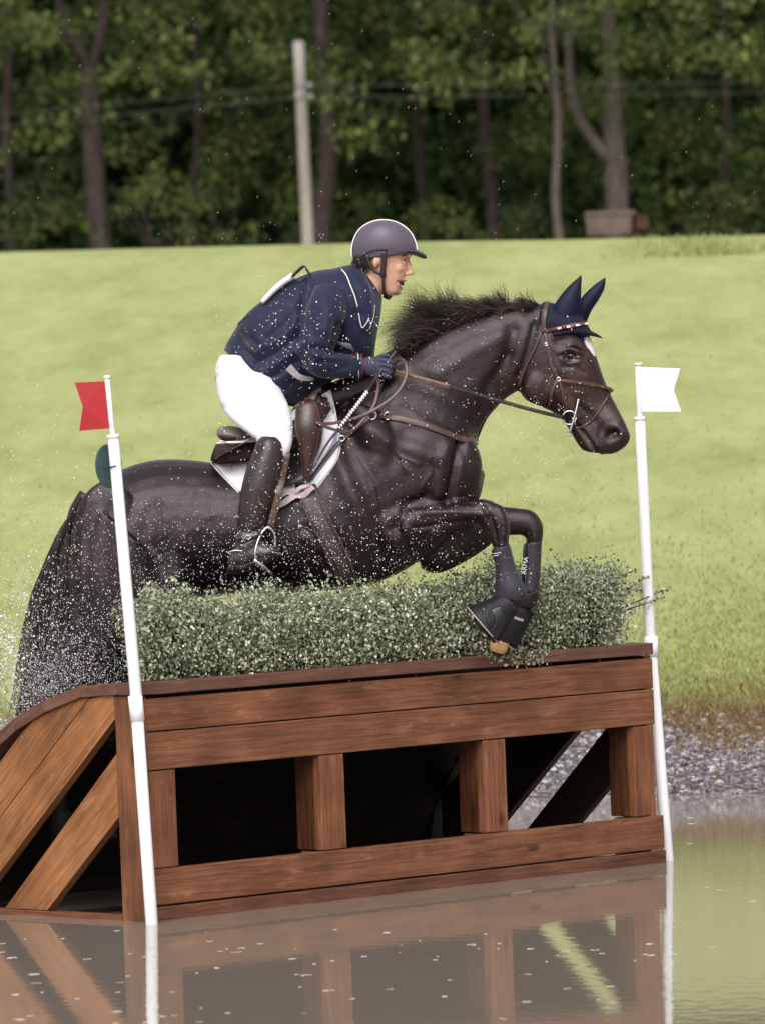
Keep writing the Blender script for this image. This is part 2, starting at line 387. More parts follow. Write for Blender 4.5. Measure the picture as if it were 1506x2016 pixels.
LEAFS = [leaf_mat('leaf_a', [(0, (.03, .045, .018)), (.5, (.075, .10, .036)), (1, (.17, .20, .07))], .8, .4, .12),
         leaf_mat('leaf_b', [(0, (.04, .055, .02)), (.5, (.10, .125, .045)), (1, (.23, .26, .09))], .8, .4, .12),
         leaf_mat('leaf_c', [(0, (.025, .042, .024)), (.5, (.055, .08, .035)), (1, (.12, .155, .06))], .8, .35, .12)]
def clump_cloud(centers, radii, per, flat=.6):
    out = []
    for c, r_ in zip(centers, radii):
        k = max(6, int(per*(r_/.5)**2)); q = rng.normal(size=(k, 3)); q /= np.linalg.norm(q, axis=1)[:, None]
        q *= (r_*rng.random((k, 1))**.45); q[:, 2] *= flat; out.append(np.asarray(c)+q)
    return np.concatenate(out)
def tree(name, px, Yd, wpx, paths, label, group, leafm, barkm=None, clumps=60, xr=2.2, zr=(1.2, 9.5), per=60, leaf=.17, holes=()):
    """px: photo column of the foot; paths: trunk/limb centre lines as (px,py) lists with widths in px"""
    foot = P(px, 480, Yd); x0 = foot[0]; g0 = float(ground_z(x0, Yd)); root = thing(name, (x0, Yd, g0), label, 'tree', group)
    tb = bmesh.new(); sc = Yd/FOC; tips = []
    for i, (line, w0, w1) in enumerate(paths):
        pts = [P(a, b, Yd+(0 if i == 0 else rng.normal(0, .1))) for a, b in line]
        if i == 0: pts = [np.array([pts[0][0], Yd, g0-.1])]+pts
        rr = np.linspace(w0, w1, len(pts))*sc/2;
        if i == 0: rr[0] *= 1.25
        limb(tb, pts, rr, nseg=10, sub=3)
        tips += pts[1:]
        top = pts[-1]; dirn = pts[-1]-pts[-2]; dirn /= np.linalg.norm(dirn)
        for k in range(4 if i == len(paths)-1 or i == 1 else 0):                                     # limbs going on up inside the crown, above the frame
            q = top+dirn*rng.uniform(.2, .6); e = q+np.array([rng.normal(0, 1.2), rng.normal(0, 1.0), rng.uniform(1.2, 3.5)])
            limb(tb, [top, (q+e)/2+rng.normal(0, .15, 3), e], [rr[-1]*.8, rr[-1]*.5, rr[-1]*.15], nseg=6, sub=3)
    from_bm('trunk', tb, barkm or BARK, root)
    cx = np.mean([t[0] for t in tips]); C = []
    Rr = []
    while len(C) < clumps:
        q = np.array([rng.normal(x0, xr*.75), rng.normal(Yd-.6, 1.1), g0+zr[0]+(zr[1]-zr[0])*rng.random()**.8])
        uv = proj(q); bad = False
        for (hx, hy, hr) in holes:
            if abs(uv[0]-hx) < hr[0] and abs(uv[1]-hy) < hr[1] and q[1] < Yd+.3: bad = True
        if bad: continue
        C.append(q); Rr.append(rng.uniform(.25, .75))
    V, Fq = leaf_quads(clump_cloud(C, Rr, per), leaf)
    link_mesh('crown', np_mesh('crown', V, Fq, 4), leafm, root, smooth=False)
    return root
TG = 'broadleaf trees along the edge of the wood'
tree('broadleaf_tree', 198, 103, 46, [([(198, 488), (190, 400), (183, 290), (178, 200), (180, 130)], 46, 38), ([(180, 150), (165, 110), (140, 70), (120, 20), (110, -60)], 26, 16), ([(180, 140), (195, 80), (205, 20), (210, -60)], 24, 16)],
     'stout dark-trunked tree at the left that forks into two limbs', TG, LEAFS[1], clumps=95, xr=3.0, zr=(1.6, 10), holes=[(195, 380, (45, 110)), (170, 140, (40, 60))])
tree('broadleaf_tree', 638, 104, 44, [([(632, 488), (638, 400), (648, 300), (645, 200), (635, 100), (632, -40)], 40, 32)],
     'tall reddish-brown trunk right behind the pale utility pole', TG, LEAFS[0], clumps=95, xr=2.8, zr=(2.2, 10), holes=[(640, 330, (60, 170)), (600, 260, (50, 200))])
tree('broadleaf_tree', 1098, 101, 20, [([(1100, 468), (1093, 380), (1098, 280), (1095, 190), (1088, 100), (1084, -40)], 20, 12), ([(1096, 210), (1078, 160), (1068, 100)], 9, 4)],
     'slender pale tree trunk left of the forked tree', TG, LEAFS[1], BARK2, clumps=60, xr=2.0, zr=(2.6, 9.5), holes=[(1098, 350, (35, 130))])
tree('broadleaf_tree', 1212, 103, 52, [([(1216, 470), (1214, 400), (1212, 320), (1206, 250), (1204, 180), (1200, 90), (1192, -40)], 54, 30), ([(1205, 320), (1165, 270), (1135, 220), (1122, 150), (1120, 60)], 28, 14)],
     'thick grey trunk forking into a left limb, behind the log jump', TG, LEAFS[1], BARK2, clumps=110, xr=3.0, zr=(2.4, 10), holes=[(1190, 330, (70, 140))])
tree('broadleaf_tree', 965, 107, 30, [([(972, 470), (966, 380), (955, 280), (950, 200), (945, 60)], 32, 22)],
     'dark shaded trunk between the rider and the slender pale tree', TG, LEAFS[0], clumps=90, xr=2.6, zr=(2.3, 10), holes=[(965, 390, (60, 90))])
tree('broadleaf_tree', 380, 108, 24, [([(385, 488), (380, 380), (392, 260), (388, 120), (380, -20)], 22, 16)],
     'bushy tree with foliage to the ground, left of the utility pole', TG, LEAFS[1], clumps=120, xr=2.4, zr=(.4, 10))
tree('broadleaf_tree', 830, 109, 24, [([(836, 470), (830, 380), (820, 240), (826, 100), (830, -20)], 22, 16)],
     'leafy tree above and behind the rider in the middle of the wood', TG, LEAFS[0], clumps=120, xr=2.4, zr=(1.1, 10))
tree('broadleaf_tree', 1420, 106, 26, [([(1425, 462), (1420, 380), (1430, 260), (1425, 100), (1428, -20)], 24, 18)],
     'dense tree with low dark foliage at the right edge of the photo', TG, LEAFS[0], clumps=150, xr=2.6, zr=(.5, 10))
tree('broadleaf_tree', 20, 107, 26, [([(22, 488), (20, 380), (12, 260), (18, 100), (20, -20)], 24, 18)],
     'dense leafy tree at the left edge of the photo', TG, LEAFS[2], clumps=130, xr=2.2, zr=(.5, 10))
# low bushes along the wood's edge
for i, (px, w_, h_, lab) in enumerate([(60, 1.3, .9, 'low dark bush at the wood edge, far left'), (300, 1.5, 1.3, 'green bush right of the stout left trunk'), (440, 1.2, 1.2, 'green bush left of the utility pole foot'),
        (700, 1.1, .9, 'dark bush behind the helmet, right of the utility pole'), (880, 1.0, .8, 'pale green bush right of the helmet'), (1030, 1.0, .7, 'low bush between the dark trunk and the slender tree'),
        (1330, 1.3, .75, 'low bush right of the log jump'), (1450, 1.4, 1.0, 'dark bush at the far right of the wood edge')]):
    Yd = 100+rng.uniform(2, 5); x0 = P(px, 480, Yd)[0]; g0 = float(ground_z(x0, Yd)); root = thing('bush', (x0, Yd, g0), lab, 'bush', 'bushes at the foot of the wood')
    k = 26; C = np.stack([rng.normal(x0, w_*.5, k), rng.normal(Yd, .4, k), g0+rng.uniform(.1, h_, k)], 1); C[:, 2] = g0+(C[:, 2]-g0)*np.exp(-((C[:, 0]-x0)/w_)**2)
    V, Fq = leaf_quads(clump_cloud(C, rng.uniform(.15, .38, k), 70), .10); link_mesh('foliage', np_mesh('foliage', V, Fq, 4), LEAFS[i % 3], root, smooth=False)
    tb = bmesh.new()
    for c in C[:7]: limb(tb, [(x0+rng.normal(0, .05), Yd, g0-.05), (np.array([x0, Yd, g0])+c)/2, c], [.02, .014, .005], nseg=5, sub=2)
    from_bm('stem', tb, BARK, root)
# the wood behind: one mass
k = 2600; C = np.stack([rng.uniform(-24, 24, k), rng.uniform(112, 128, k), 4.5+rng.random(k)**.9*17], 1)
V1, F1 = leaf_quads(clump_cloud(C, rng.uniform(.5, 1.3, k), 20, .8), .30)
k = 2600; C = np.stack([rng.uniform(-40, 40, k), rng.uniform(128, 140, k), 4.0+rng.random(k)*22], 1)
V2, F2 = leaf_quads(clump_cloud(C, rng.uniform(1.0, 2.2, k), 9, .9), .9)
LD = leaf_mat('leaf_far', [(0, (.015, .028, .012)), (.6, (.035, .06, .022)), (1, (.06, .085, .03))], .9, .15, .05)
setp(link_mesh('woodland', np_mesh('woodland', np.concatenate([V1, V2]), np.concatenate([F1, F2+len(V1)]), 4), LD, smooth=False), 'deep mass of dark woodland behind the edge trees', 'woodland', kind='stuff')

# ---------------------------------------------------------------- utility pole with wires
Yp = 98.5; foot = P(607, 489, Yp); top = P(588, 80, Yp); g0 = float(ground_z(foot[0], Yp))
pole = thing('utility_pole', (foot[0], Yp, g0), 'pale weathered utility pole in front of the wood', 'utility pole')
pm = noise_mat('weathered_pole', (.22, .195, .18), (.32, .29, .265), 2, .9, .4, 8, .1, stretch=(3, 3, .3))
b = bmesh.new(); limb(b, [(foot[0], Yp, g0-.2), foot, (foot+top)/2, top], [.105, .10, .092, .085], nseg=14, sub=3); from_bm('pole', b, pm, pole)
INS = mat('insulator', (.3, .3, .28), .4)
for yy, dx in ((190, -9), (190, 16), (167, 14)):
    q = P(595+dx, yy, Yp-.05); b = bmesh.new(); ball(b, q, (.045, .05, .05)); c0 = P(595, yy, Yp); limb(b, [c0, q], [.018, .018], nseg=6); from_bm('insulator', b, INS, pole)
WR = mat('wire', (.03, .03, .03), .6)
for i, (yy, lab) in enumerate(((190, 'lower overhead wire crossing in front of the wood'), (167, 'upper overhead wire crossing in front of the wood'))):
    q = P(595, yy, Yp-.12); b = bmesh.new()
    pts = [q+np.array([s*1.0, abs(s)*.12, -.35*math.sin(min(abs(s)/26, 1)*math.pi)*1.0+.05*s*.3]) for s in np.linspace(-26, 26, 27)]
    limb(b, pts, [.008]*27, nseg=5, sub=1); setp(from_bm('overhead_wire', b, WR, loc=q), lab, 'wire', 'overhead wires on the utility pole')

# ---------------------------------------------------------------- far log jump
Yb = 78; LM = noise_mat('grey_timber', (.085, .062, .052), (.15, .115, .10), 3, .85, .5, 12, .1); LM2 = noise_mat('red_timber', (.06, .03, .025), (.12, .055, .04), 3, .85, .4, 12, .1)
c = P(1205, 468, Yb); g0 = float(ground_z(c[0], Yb)); lj = thing('log_jump', (c[0], Yb, g0), 'small weathered brown timber jump standing on the crest of the field', 'jump')
def slab(parent, name, m, quad, dep, Y_):
    b = bmesh.new(); fr = [b.verts.new(P(x, y, Y_)) for x, y in quad]; bk = [b.verts.new(P(x, y, Y_)+np.array([0, dep, 0])) for x, y in quad]; n = len(quad)
    b.faces.new(fr); b.faces.new(bk[::-1])
    for i in range(n): b.faces.new((fr[i], bk[i], bk[(i+1) % n], fr[(i+1) % n]))
    bmesh.ops.recalc_face_normals(b, faces=b.faces[:]); bmesh.ops.bevel(b, geom=b.edges[:], offset=.006, segments=1, affect='EDGES')
    return from_bm(name, b, m, parent, smooth=False)
slab(lj, 'front_panel', LM, [(1152, 424), (1244, 420), (1242, 461), (1156, 464)], .08, Yb-.01)
slab(lj, 'top_board', LM, [(1150, 424), (1152, 418), (1185, 414), (1250, 413), (1252, 419), (1245, 421), (1185, 423)], .45, Yb-.03)
slab(lj, 'side_panel', LM2, [(1247, 420), (1276, 424), (1278, 447), (1247, 452)], .10, Yb+.25)
for a in (1158, 1228): slab(lj, 'leg', LM2, [(a, 455), (a+16, 455), (a+15, 480), (a+1, 480)], .1, Yb+.08)
slab(lj, 'leg', LM2, [(1244, 445), (1262, 448), (1260, 480), (1244, 480)], .1, Yb+.36)

# ================================================================ THE WOODEN JUMP
A0 = np.array([-1.051, 25.565, 0.0]); _t = math.radians(43.8); EU = np.array([math.cos(_t), math.sin(_t), 0]); ES = np.array([-EU[1], EU[0], 0]); EZ = np.array([0, 0, 1.])
def J(u_, s, z): return A0+EU*u_+ES*s+EZ*z
def wood_mat(name, dark, mid, light, rough=.48):
    m = mat(name, mid, rough, .35); uv = node(m, 'ShaderNodeUVMap'); uv.uv_map = 'grain'
    mp = node(m, 'ShaderNodeMapping'); mp.inputs['Scale'].default_value = (1.8, 42, 1); lk(m, uv.outputs[0], mp.inputs[0])
    n1 = node(m, 'ShaderNodeTexNoise', i_Scale=1.0, i_Detail=8, i_Roughness=.72, i_Distortion=1.6); lk(m, mp.outputs[0], n1.inputs['Vector'])
    n3 = node(m, 'ShaderNodeTexNoise', i_Scale=3.2, i_Detail=4); lk(m, uv.outputs[0], n3.inputs['Vector'])
    r1 = ramp(m, n1.outputs[0], [(.28, dark), (.5, mid), (.72, light)])
    # pale scuffs and blotchy stain
    mp3 = node(m, 'ShaderNodeMapping'); mp3.inputs['Scale'].default_value = (3, 9, 1); lk(m, uv.outputs[0], mp3.inputs[0])
    n4 = node(m, 'ShaderNodeTexNoise', i_Scale=1.3, i_Detail=7, i_Roughness=.75); lk(m, mp3.outputs[0], n4.inputs['Vector'])
    r4 = ramp(m, n4.outputs[0], [(.57, (0, 0, 0)), (.63, (.45, .45, .45))])
    sc = node(m, 'ShaderNodeMixRGB'); lk(m, r4.outputs[0], sc.inputs[0]); lk(m, r1.outputs[0], sc.inputs[1]); sc.inputs[2].default_value = (light[0]*1.25, light[1]*1.35, light[2]*1.5, 1)
    r3 = ramp(m, n3.outputs[0], [(.3, (.55, .53, .53)), (.7, (1.2, 1.2, 1.2))]); ml = node(m, 'ShaderNodeMixRGB', blend_type='MULTIPLY'); ml.inputs[0].default_value = 1
    lk(m, sc.outputs[0], ml.inputs[1]); lk(m, r3.outputs[0], ml.inputs[2])
    # knots
    vo = node(m, 'ShaderNodeTexVoronoi', i_Scale=1.0); mp2 = node(m, 'ShaderNodeMapping'); mp2.inputs['Scale'].default_value = (2.2, 5.0, 1); lk(m, uv.outputs[0], mp2.inputs[0]); lk(m, mp2.outputs[0], vo.inputs['Vector'])
    rk = ramp(m, vo.outputs['Distance'], [(.045, (.12, .07, .05)), (.12, (1, 1, 1))]); ml2 = node(m, 'ShaderNodeMixRGB', blend_type='MULTIPLY'); ml2.inputs[0].default_value = .75
    lk(m, ml.outputs[0], ml2.inputs[1]); lk(m, rk.outputs[0], ml2.inputs[2]); lk(m, ml2.outputs[0], bsdf(m).inputs['Base Color'])
    bp = node(m, 'ShaderNodeBump', i_Strength=.6, i_Distance=.004); lk(m, n1.outputs[0], bp.inputs['Height']); lk(m, bp.outputs[0], bsdf(m).inputs['Normal'])
    rr = ramp(m, n3.outputs[0], [(.3, (.32,)*3), (.7, (.6,)*3)]); lk(m, rr.outputs[0], bsdf(m).inputs['Roughness']); return m
WOOD = wood_mat('stained_timber', (.065, .023, .011), (.185, .070, .033), (.29, .122, .062))
WOOD_O = wood_mat('orange_timber', (.11, .041, .015), (.28, .114, .042), (.39, .178, .074))
WOOD_P = wood_mat('dark_post_timber', (.022, .008, .004), (.075, .027, .012), (.17, .065, .028), .35)  # darker timber for the post blocks than for their facings
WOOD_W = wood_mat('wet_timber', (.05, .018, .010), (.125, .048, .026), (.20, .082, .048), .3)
WOOD_T = wood_mat('capping_timber', (.07, .030, .020), (.135, .060, .042), (.20, .10, .07))
WOOD_D = wood_mat('shaded_timber', (.006, .004, .003), (.014, .008, .006), (.024, .014, .010), .7)  # jump interior and far end: shade painted in as near-black timber
jump = thing('wooden_jump', A0, 'big brown timber half-arch fence standing in the pond', 'horse jump')
def prism(name, poly, dep, m, parent, o, e1, e2, e3, grain, bev=.004):
    """poly in (e1,e2) from o, thickness dep along e3, grain runs along vector"""
    bm = bmesh.new(); a = [bm.verts.new(o+e1*p+e2*q) for p, q in poly]; b_ = [bm.verts.new(o+e1*p+e2*q+e3*dep) for p, q in poly]; n = len(poly)
    bm.faces.new(a); bm.faces.new(b_[::-1])
    for i in range(n): bm.faces.new((a[i], a[(i+1) % n], b_[(i+1) % n], b_[i]))
    bmesh.ops.recalc_face_normals(bm, faces=bm.faces[:])
    if bev: bmesh.ops.bevel(bm, geom=bm.edges[:], offset=bev, segments=2, affect='EDGES', profile=.6)
    uvl = bm.loops.layers.uv.new('grain'); gr = Vector(grain).normalized(); off = Vector((rng.uniform(0, 50), rng.uniform(0, 50)))
    for f in bm.faces:
        ac = gr.cross(f.normal)
        if ac.length < .3: ac = Vector(e1)
        else: ac.normalize()
        for l in f.loops: l[uvl].uv = (l.vert.co.dot(gr)+off.x, l.vert.co.dot(ac)+off.y+f.normal.x*2)
    return from_bm(name, bm, m, parent, smooth=False, normals=False)
def jbox(name, u0, u1, s0, s1, z0, z1, m, grain=None, bev=.005):
    return prism(name, [(u0, z0), (u1, z0), (u1, z1), (u0, z1)], s1-s0, m, jump, A0+ES*s0, EU, EZ, ES, grain if grain is not None else EU, bev)
jbox('plank', .028, 3.122, 0, .045, .800, .938, WOOD)
jbox('plank', .034, 3.124, 0, .045, .636, .795, WOOD)
jbox('bottom_rail', .046, 3.160, 0, .045, .066, .218, WOOD)
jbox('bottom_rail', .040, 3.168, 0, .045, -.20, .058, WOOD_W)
for u0, u1 in ((.048, .190), (1.030, 1.170), (2.022, 2.160), (2.984, 3.110)):
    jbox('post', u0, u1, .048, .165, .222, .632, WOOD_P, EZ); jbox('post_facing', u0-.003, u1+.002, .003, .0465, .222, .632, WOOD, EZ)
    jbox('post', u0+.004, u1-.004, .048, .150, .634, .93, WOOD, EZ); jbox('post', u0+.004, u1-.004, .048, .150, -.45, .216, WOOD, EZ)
# arch profile in (s, z)
arc = cr([(-.012, 1.009), (.165, 1.007), (.367, .993), (.57, .940), (.775, .862), (.93, .775), (1.12, .63), (1.30, .45), (1.44, .24), (1.53, .02), (1.57, -.3)], 4)
jbox('cap_rail', -.012, 3.118, -.012, .135, .955, 1.008, WOOD_T)
def inset(c, d):
    T = np.gradient(c, axis=0); T /= np.linalg.norm(T, axis=1)[:, None]; N = np.stack([T[:, 1], -T[:, 0]], 1); N *= np.sign(-N[:, 1:2]+1e-9)*1.0
    return c+np.where(N[:, 1:2] > 0, -N, N)*d
ain = inset(arc, .050)
for u0 in (-.012, 3.06):                                     # capping blocks that follow the curve, one by one
    cuts = [(.14, .37), (.37, .60), (.60, .80), (.80, .95), (.95, 1.13), (1.13, 1.30), (1.30, 1.45), (1.45, 1.57)]
    for a, b_ in cuts:
        ia, ib = np.argmin(abs(arc[:, 0]-a)), np.argmin(abs(arc[:, 0]-b_))
        if ib <= ia: ib = ia+1
        pa, pb = arc[ia], arc[ib]; qa, qb = ain[ia], ain[ib]; e = (pb-pa)/np.linalg.norm(pb-pa)*.0015
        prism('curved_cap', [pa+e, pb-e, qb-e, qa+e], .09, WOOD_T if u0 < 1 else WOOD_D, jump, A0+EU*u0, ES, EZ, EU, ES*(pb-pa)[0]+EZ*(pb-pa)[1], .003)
# deck boards lying across the curve (seen only from behind and from inside)
ad = inset(arc, .012); n = len(ad); idx = np.unique(np.concatenate([np.arange(5, n, 2), [n-1]]))
for a, b_ in zip(idx, idx[1:]):
    if ad[a][0] < .13: continue
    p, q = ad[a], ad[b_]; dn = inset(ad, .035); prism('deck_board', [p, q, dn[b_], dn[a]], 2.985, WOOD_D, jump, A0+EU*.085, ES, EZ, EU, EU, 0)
# ends: corner board, diagonals, bottom rail
from_clip = ain
def clip_poly(poly, under):
    """cut a polygon by the curve z<=under(s) with fine sampling"""
    out = []; n = len(poly)
    for i in range(n):
        a, b_ = np.array(poly[i]), np.array(poly[(i+1) % n])
        for t in np.linspace(0, 1, 14, endpoint=False):
            q = a+(b_-a)*t; q = np.array([q[0], min(q[1], under(q[0]))]); out.append(q)
    res = [out[0]]
    for q in out[1:]:
        if np.linalg.norm(q-res[-1]) > .004: res.append(q)
    if np.linalg.norm(res[0]-res[-1]) < .004: res.pop()
    return res
cut = lambda s: float(np.interp(s, ain[:, 0], ain[:, 1]))-.003
k = -.853
for u0 in (0.004, 3.075):
    far = u0 > 1; wm = WOOD_D if far else WOOD_O  # far end takes the shade-painted timber, near end the plain one
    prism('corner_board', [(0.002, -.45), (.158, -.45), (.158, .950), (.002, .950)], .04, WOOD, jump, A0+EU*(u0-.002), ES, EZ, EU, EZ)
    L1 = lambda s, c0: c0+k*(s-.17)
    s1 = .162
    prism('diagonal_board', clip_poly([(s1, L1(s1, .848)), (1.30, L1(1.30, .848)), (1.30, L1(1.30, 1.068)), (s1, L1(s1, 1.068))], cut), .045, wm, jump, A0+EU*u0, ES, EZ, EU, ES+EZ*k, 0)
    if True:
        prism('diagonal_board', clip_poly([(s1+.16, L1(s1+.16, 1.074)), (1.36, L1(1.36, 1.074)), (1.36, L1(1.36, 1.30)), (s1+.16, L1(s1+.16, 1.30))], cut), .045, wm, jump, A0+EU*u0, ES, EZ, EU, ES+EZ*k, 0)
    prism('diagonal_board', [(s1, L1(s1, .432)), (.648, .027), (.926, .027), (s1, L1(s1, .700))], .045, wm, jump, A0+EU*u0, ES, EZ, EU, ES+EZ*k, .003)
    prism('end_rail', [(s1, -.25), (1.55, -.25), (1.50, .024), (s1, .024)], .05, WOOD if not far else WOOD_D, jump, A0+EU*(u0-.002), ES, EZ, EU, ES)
# interior lining: low board under the deck, shade painted into its timber
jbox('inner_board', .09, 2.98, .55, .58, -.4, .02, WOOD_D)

# ---------------------------------------------------------------- hedge on the jump
hg = thing('brush_hedge', J(1.55, .27, 1.0), 'clipped pale green brush hedge along the top of the jump', 'hedge')
LV = []; ST = bmesh.new(); ns = 1250
HL = leaf_mat('hedge_leaf', [(0, (.05, .06, .028)), (.3, (.20, .225, .12)), (.65, (.44, .47, .31)), (1, (.80, .80, .68))], .4, .25, .5)
u_ = rng.uniform(-.03, 3.07, ns); 
for i in range(ns):
    uu = u_[i]; dip = .02*math.sin(uu*9)+.015*math.sin(uu*23+1)+.012*math.sin(uu*41)
    s_ = rng.uniform(.05, .26)
    if uu < s_*.95+.0: uu = s_*.95+rng.uniform(0, 2.6)
    dens = .5+.5*math.sin(uu*13+1.3*math.sin(uu*4))*math.sin(uu*5.3+.6)
    if rng.random() > .45+.6*dens: uu = float(np.clip(uu+rng.normal(0, .04), s_*.95, 3.06))
    b0 = J(uu, s_, 1.0); H_ = float(np.interp(uu, [0, .7, 1.4, 1.9, 2.35, 3], [.365, .335, .303, .300, .36, .345]))+dip+rng.normal(0, .028)+.03*math.sin(uu*5.1+s_*9)*math.sin(uu*2.3)-(.05*abs(s_-.16)/.12)
    if rng.random() < .12: H_ += rng.uniform(0, .06)
    tipv = b0+EU*rng.normal(0, .05)+ES*rng.normal(0, .03)+EZ*H_
    nn = int(rng.uniform(60, 95)); t = rng.uniform(.03, 1.04, nn)[:, None]**.85
    rr = .028*(1.15-t*.6); q = b0+(tipv-b0)*t+rng.normal(size=(nn, 3))*rr; LV.append(q)
    if i < 160:
        limb(ST, [b0-EZ*.01, b0+(tipv-b0)*.35], [rng.uniform(.005, .011), .004], nseg=5, sub=2)
# side sprigs that stick out past the right flag pole
for a0, ln in ((J(3.02, .08, 1.17), EU*.32+EZ*.08), (J(3.02, .06, 1.16), EU*.27+EZ*.05), (J(3.02, .12, 1.22), EU*.20+EZ*.03), (J(3.0, .12, 1.29), EU*.16+EZ*.05), (J(3.0, .06, 1.24), EU*.18+EZ*.07), (J(2.96, .1, 1.15), EU*.16-EZ*.0)):
    t = rng.random((80, 1)); LV.append(a0+ln*t+rng.normal(size=(80, 3))*.015*(1.2-t)); limb(ST, [a0, a0+ln*.9], [.004, .002], nseg=5)
# sprigs lying over the front edge under the hooves
for a0 in (J(2.15, .0, 1.02), J(2.28, -.01, 1.015), J(2.4, .0, 1.02), J(2.05, .02, 1.03)):
    ln = ES*-.05+EU*rng.uniform(-.1, .12)-EZ*.045; t = rng.random((120, 1)); LV.append(a0+ln*t+rng.normal(size=(120, 3))*.018)
LV = np.concatenate(LV); V, Fq = leaf_quads(LV, .0165, 1.1)
link_mesh('foliage', np_mesh('foliage', V, Fq, 4), HL, hg, smooth=False)
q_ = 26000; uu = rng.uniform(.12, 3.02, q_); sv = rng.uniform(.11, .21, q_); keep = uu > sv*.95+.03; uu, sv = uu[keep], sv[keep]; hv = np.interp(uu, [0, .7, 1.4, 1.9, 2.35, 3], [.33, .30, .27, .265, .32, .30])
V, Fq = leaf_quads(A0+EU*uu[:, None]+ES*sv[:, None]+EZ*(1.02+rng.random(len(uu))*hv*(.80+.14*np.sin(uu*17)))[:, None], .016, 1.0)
link_mesh('shade_core_foliage', np_mesh('shade_core_foliage', V, Fq, 4), leaf_mat('shade_core_leaf', [(0, (.018, .022, .010)), (.6, (.045, .055, .022)), (1, (.10, .12, .055))], .7, .1, .2), hg, smooth=False); from_bm('stem', ST, noise_mat('hedge_stem', (.02, .022, .012), (.05, .045, .03), 30, .8), hg)  # added core of dark leaves, painted as the shade in the hedge's gaps

# ---------------------------------------------------------------- flag poles
PLA = mat('white_plastic', (.86, .86, .90), .28, .5); RED = mat('red_plastic', (.36, .014, .020), .35, .5); WFL = mat('white_flag', (.86, .87, .90), .4, .4)
def tubep(name, parent, p, q, r0_, r1_=None, Y_=25.5, Y2=None, m=PLA, seg=20):
    b = bmesh.new(); r1_ = r1_ or r0_; a_, b_ = P(*p, Y_), P(*q, Y2 or Y_)
    limb(b, [a_, a_+(b_-a_)*.004, b_-(b_-a_)*.004, b_], [r0_*.93, r0_, r1_, r1_*.93], nseg=seg, sub=1); return from_bm(name, b, m, parent)
def flagboard(parent, poly, Y_, m, slant=.0):
    b = bmesh.new(); fr = []; bk = []
    for x, y, dy in poly: q = P(x, y, Y_+dy); fr.append(b.verts.new(q)); bk.append(b.verts.new(q+np.array([0, .004, 0])))
    n = len(poly); b.faces.new(fr); b.faces.new(bk[::-1])
    for i in range(n): b.faces.new((fr[i], bk[i], bk[(i+1) % n], fr[(i+1) % n]))
    return from_bm('flag', b, m, parent, smooth=False)
YL = 25.46; k = YL/FOC
fp = thing('flag_pole', G(300, 1817), 'white pole with a red swallow-tailed flag at the near left corner of the jump', 'flag pole', 'flag poles at the corners of the jump')
tubep('rod', fp, (210.5, 742), (222, 858), 5.0*k, Y_=YL); tubep('cap', fp, (210.3, 739), (210.8, 745), 6.6*k, Y_=YL)
tubep('upper_tube', fp, (222.5, 858), (269, 1380), 11.2*k, 12.0*k, Y_=YL); tubep('collar', fp, (222, 855), (223, 863), 12.4*k, Y_=YL)
tubep('coupler', fp, (266, 1370), (271, 1420), 14.2*k, Y_=YL); tubep('lower_tube', fp, (269.5, 1400), (301, 1850), 12.2*k, Y_=YL)
flagboard(fp, [(147, 753, .03), (208.5, 750, 0), (218.5, 843, 0), (156, 848, .03), (163, 801, .02)], YL-.003, RED)
YR = 27.86; k = YR/FOC
fp2 = thing('flag_pole', G(1318, 1700), 'white pole with a white swallow-tailed flag at the far right corner of the jump', 'flag pole', 'flag poles at the corners of the jump')
tubep('rod', fp2, (1255.5, 716), (1259.5, 825), 5.6*k, Y_=YR); tubep('cap', fp2, (1255.5, 714), (1255.8, 719), 7.6*k, Y_=YR)
tubep('upper_tube', fp2, (1259.5, 823), (1280, 1265), 10.3*k, 11.2*k, Y_=YR); tubep('collar', fp2, (1258.8, 820), (1259.2, 828), 10.9*k, Y_=YR)
tubep('coupler', fp2, (1281, 1253), (1283.5, 1292), 13.6*k, Y_=YR); tubep('lower_tube', fp2, (1281, 1280), (1318, 1735), 11.5*k, Y_=YR, Y2=27.86)
flagboard(fp2, [(1258, 722, 0), (1339, 725, .03), (1326, 767, .025), (1341, 810, .03), (1262, 810, 0)], YR-.003, WFL)
# number disc strapped behind the left pole
c = P(213, 918, YL+.06); dn = thing('number_disc', c, 'round dark green disc strapped to the back of the red-flag pole', 'sign')
ax = np.array([.55, .835, 0]); b = bmesh.new(); R_ = .0925
for sgn in (0,):
    ringf = [b.verts.new(c+ax*math.cos(a)*R_+np.array([-.037, 0, 1.])*math.sin(a)*R_) for a in np.linspace(0, 2*math.pi, 40, endpoint=False)]
    nb = np.array([.835, -.55, 0])*.005; ringb = [b.verts.new(np.array(v.co)+nb) for v in ringf]
    b.faces.new(ringf); b.faces.new(ringb[::-1])
    for i in range(40): b.faces.new((ringf[i], ringf[(i+1) % 40], ringb[(i+1) % 40], ringb[i]))
from_bm('disc', b, mat('green_disc', (.045, .085, .085), .45), dn, smooth=False)
b = bmesh.new(); q = P(222, 919, YL-.03); limb(b, [P(193, 921, YL+.05)+np.array([0, -.01, 0]), P(214, 921, YL-.0), P(219, 919, YL-.028), P(229, 917, YL-.030)], [.0022, .003, .0035, .003], nseg=6, sub=4); from_bm('cable_tie', b, mat('dark_nylon', (.03, .04, .045), .5), dn)
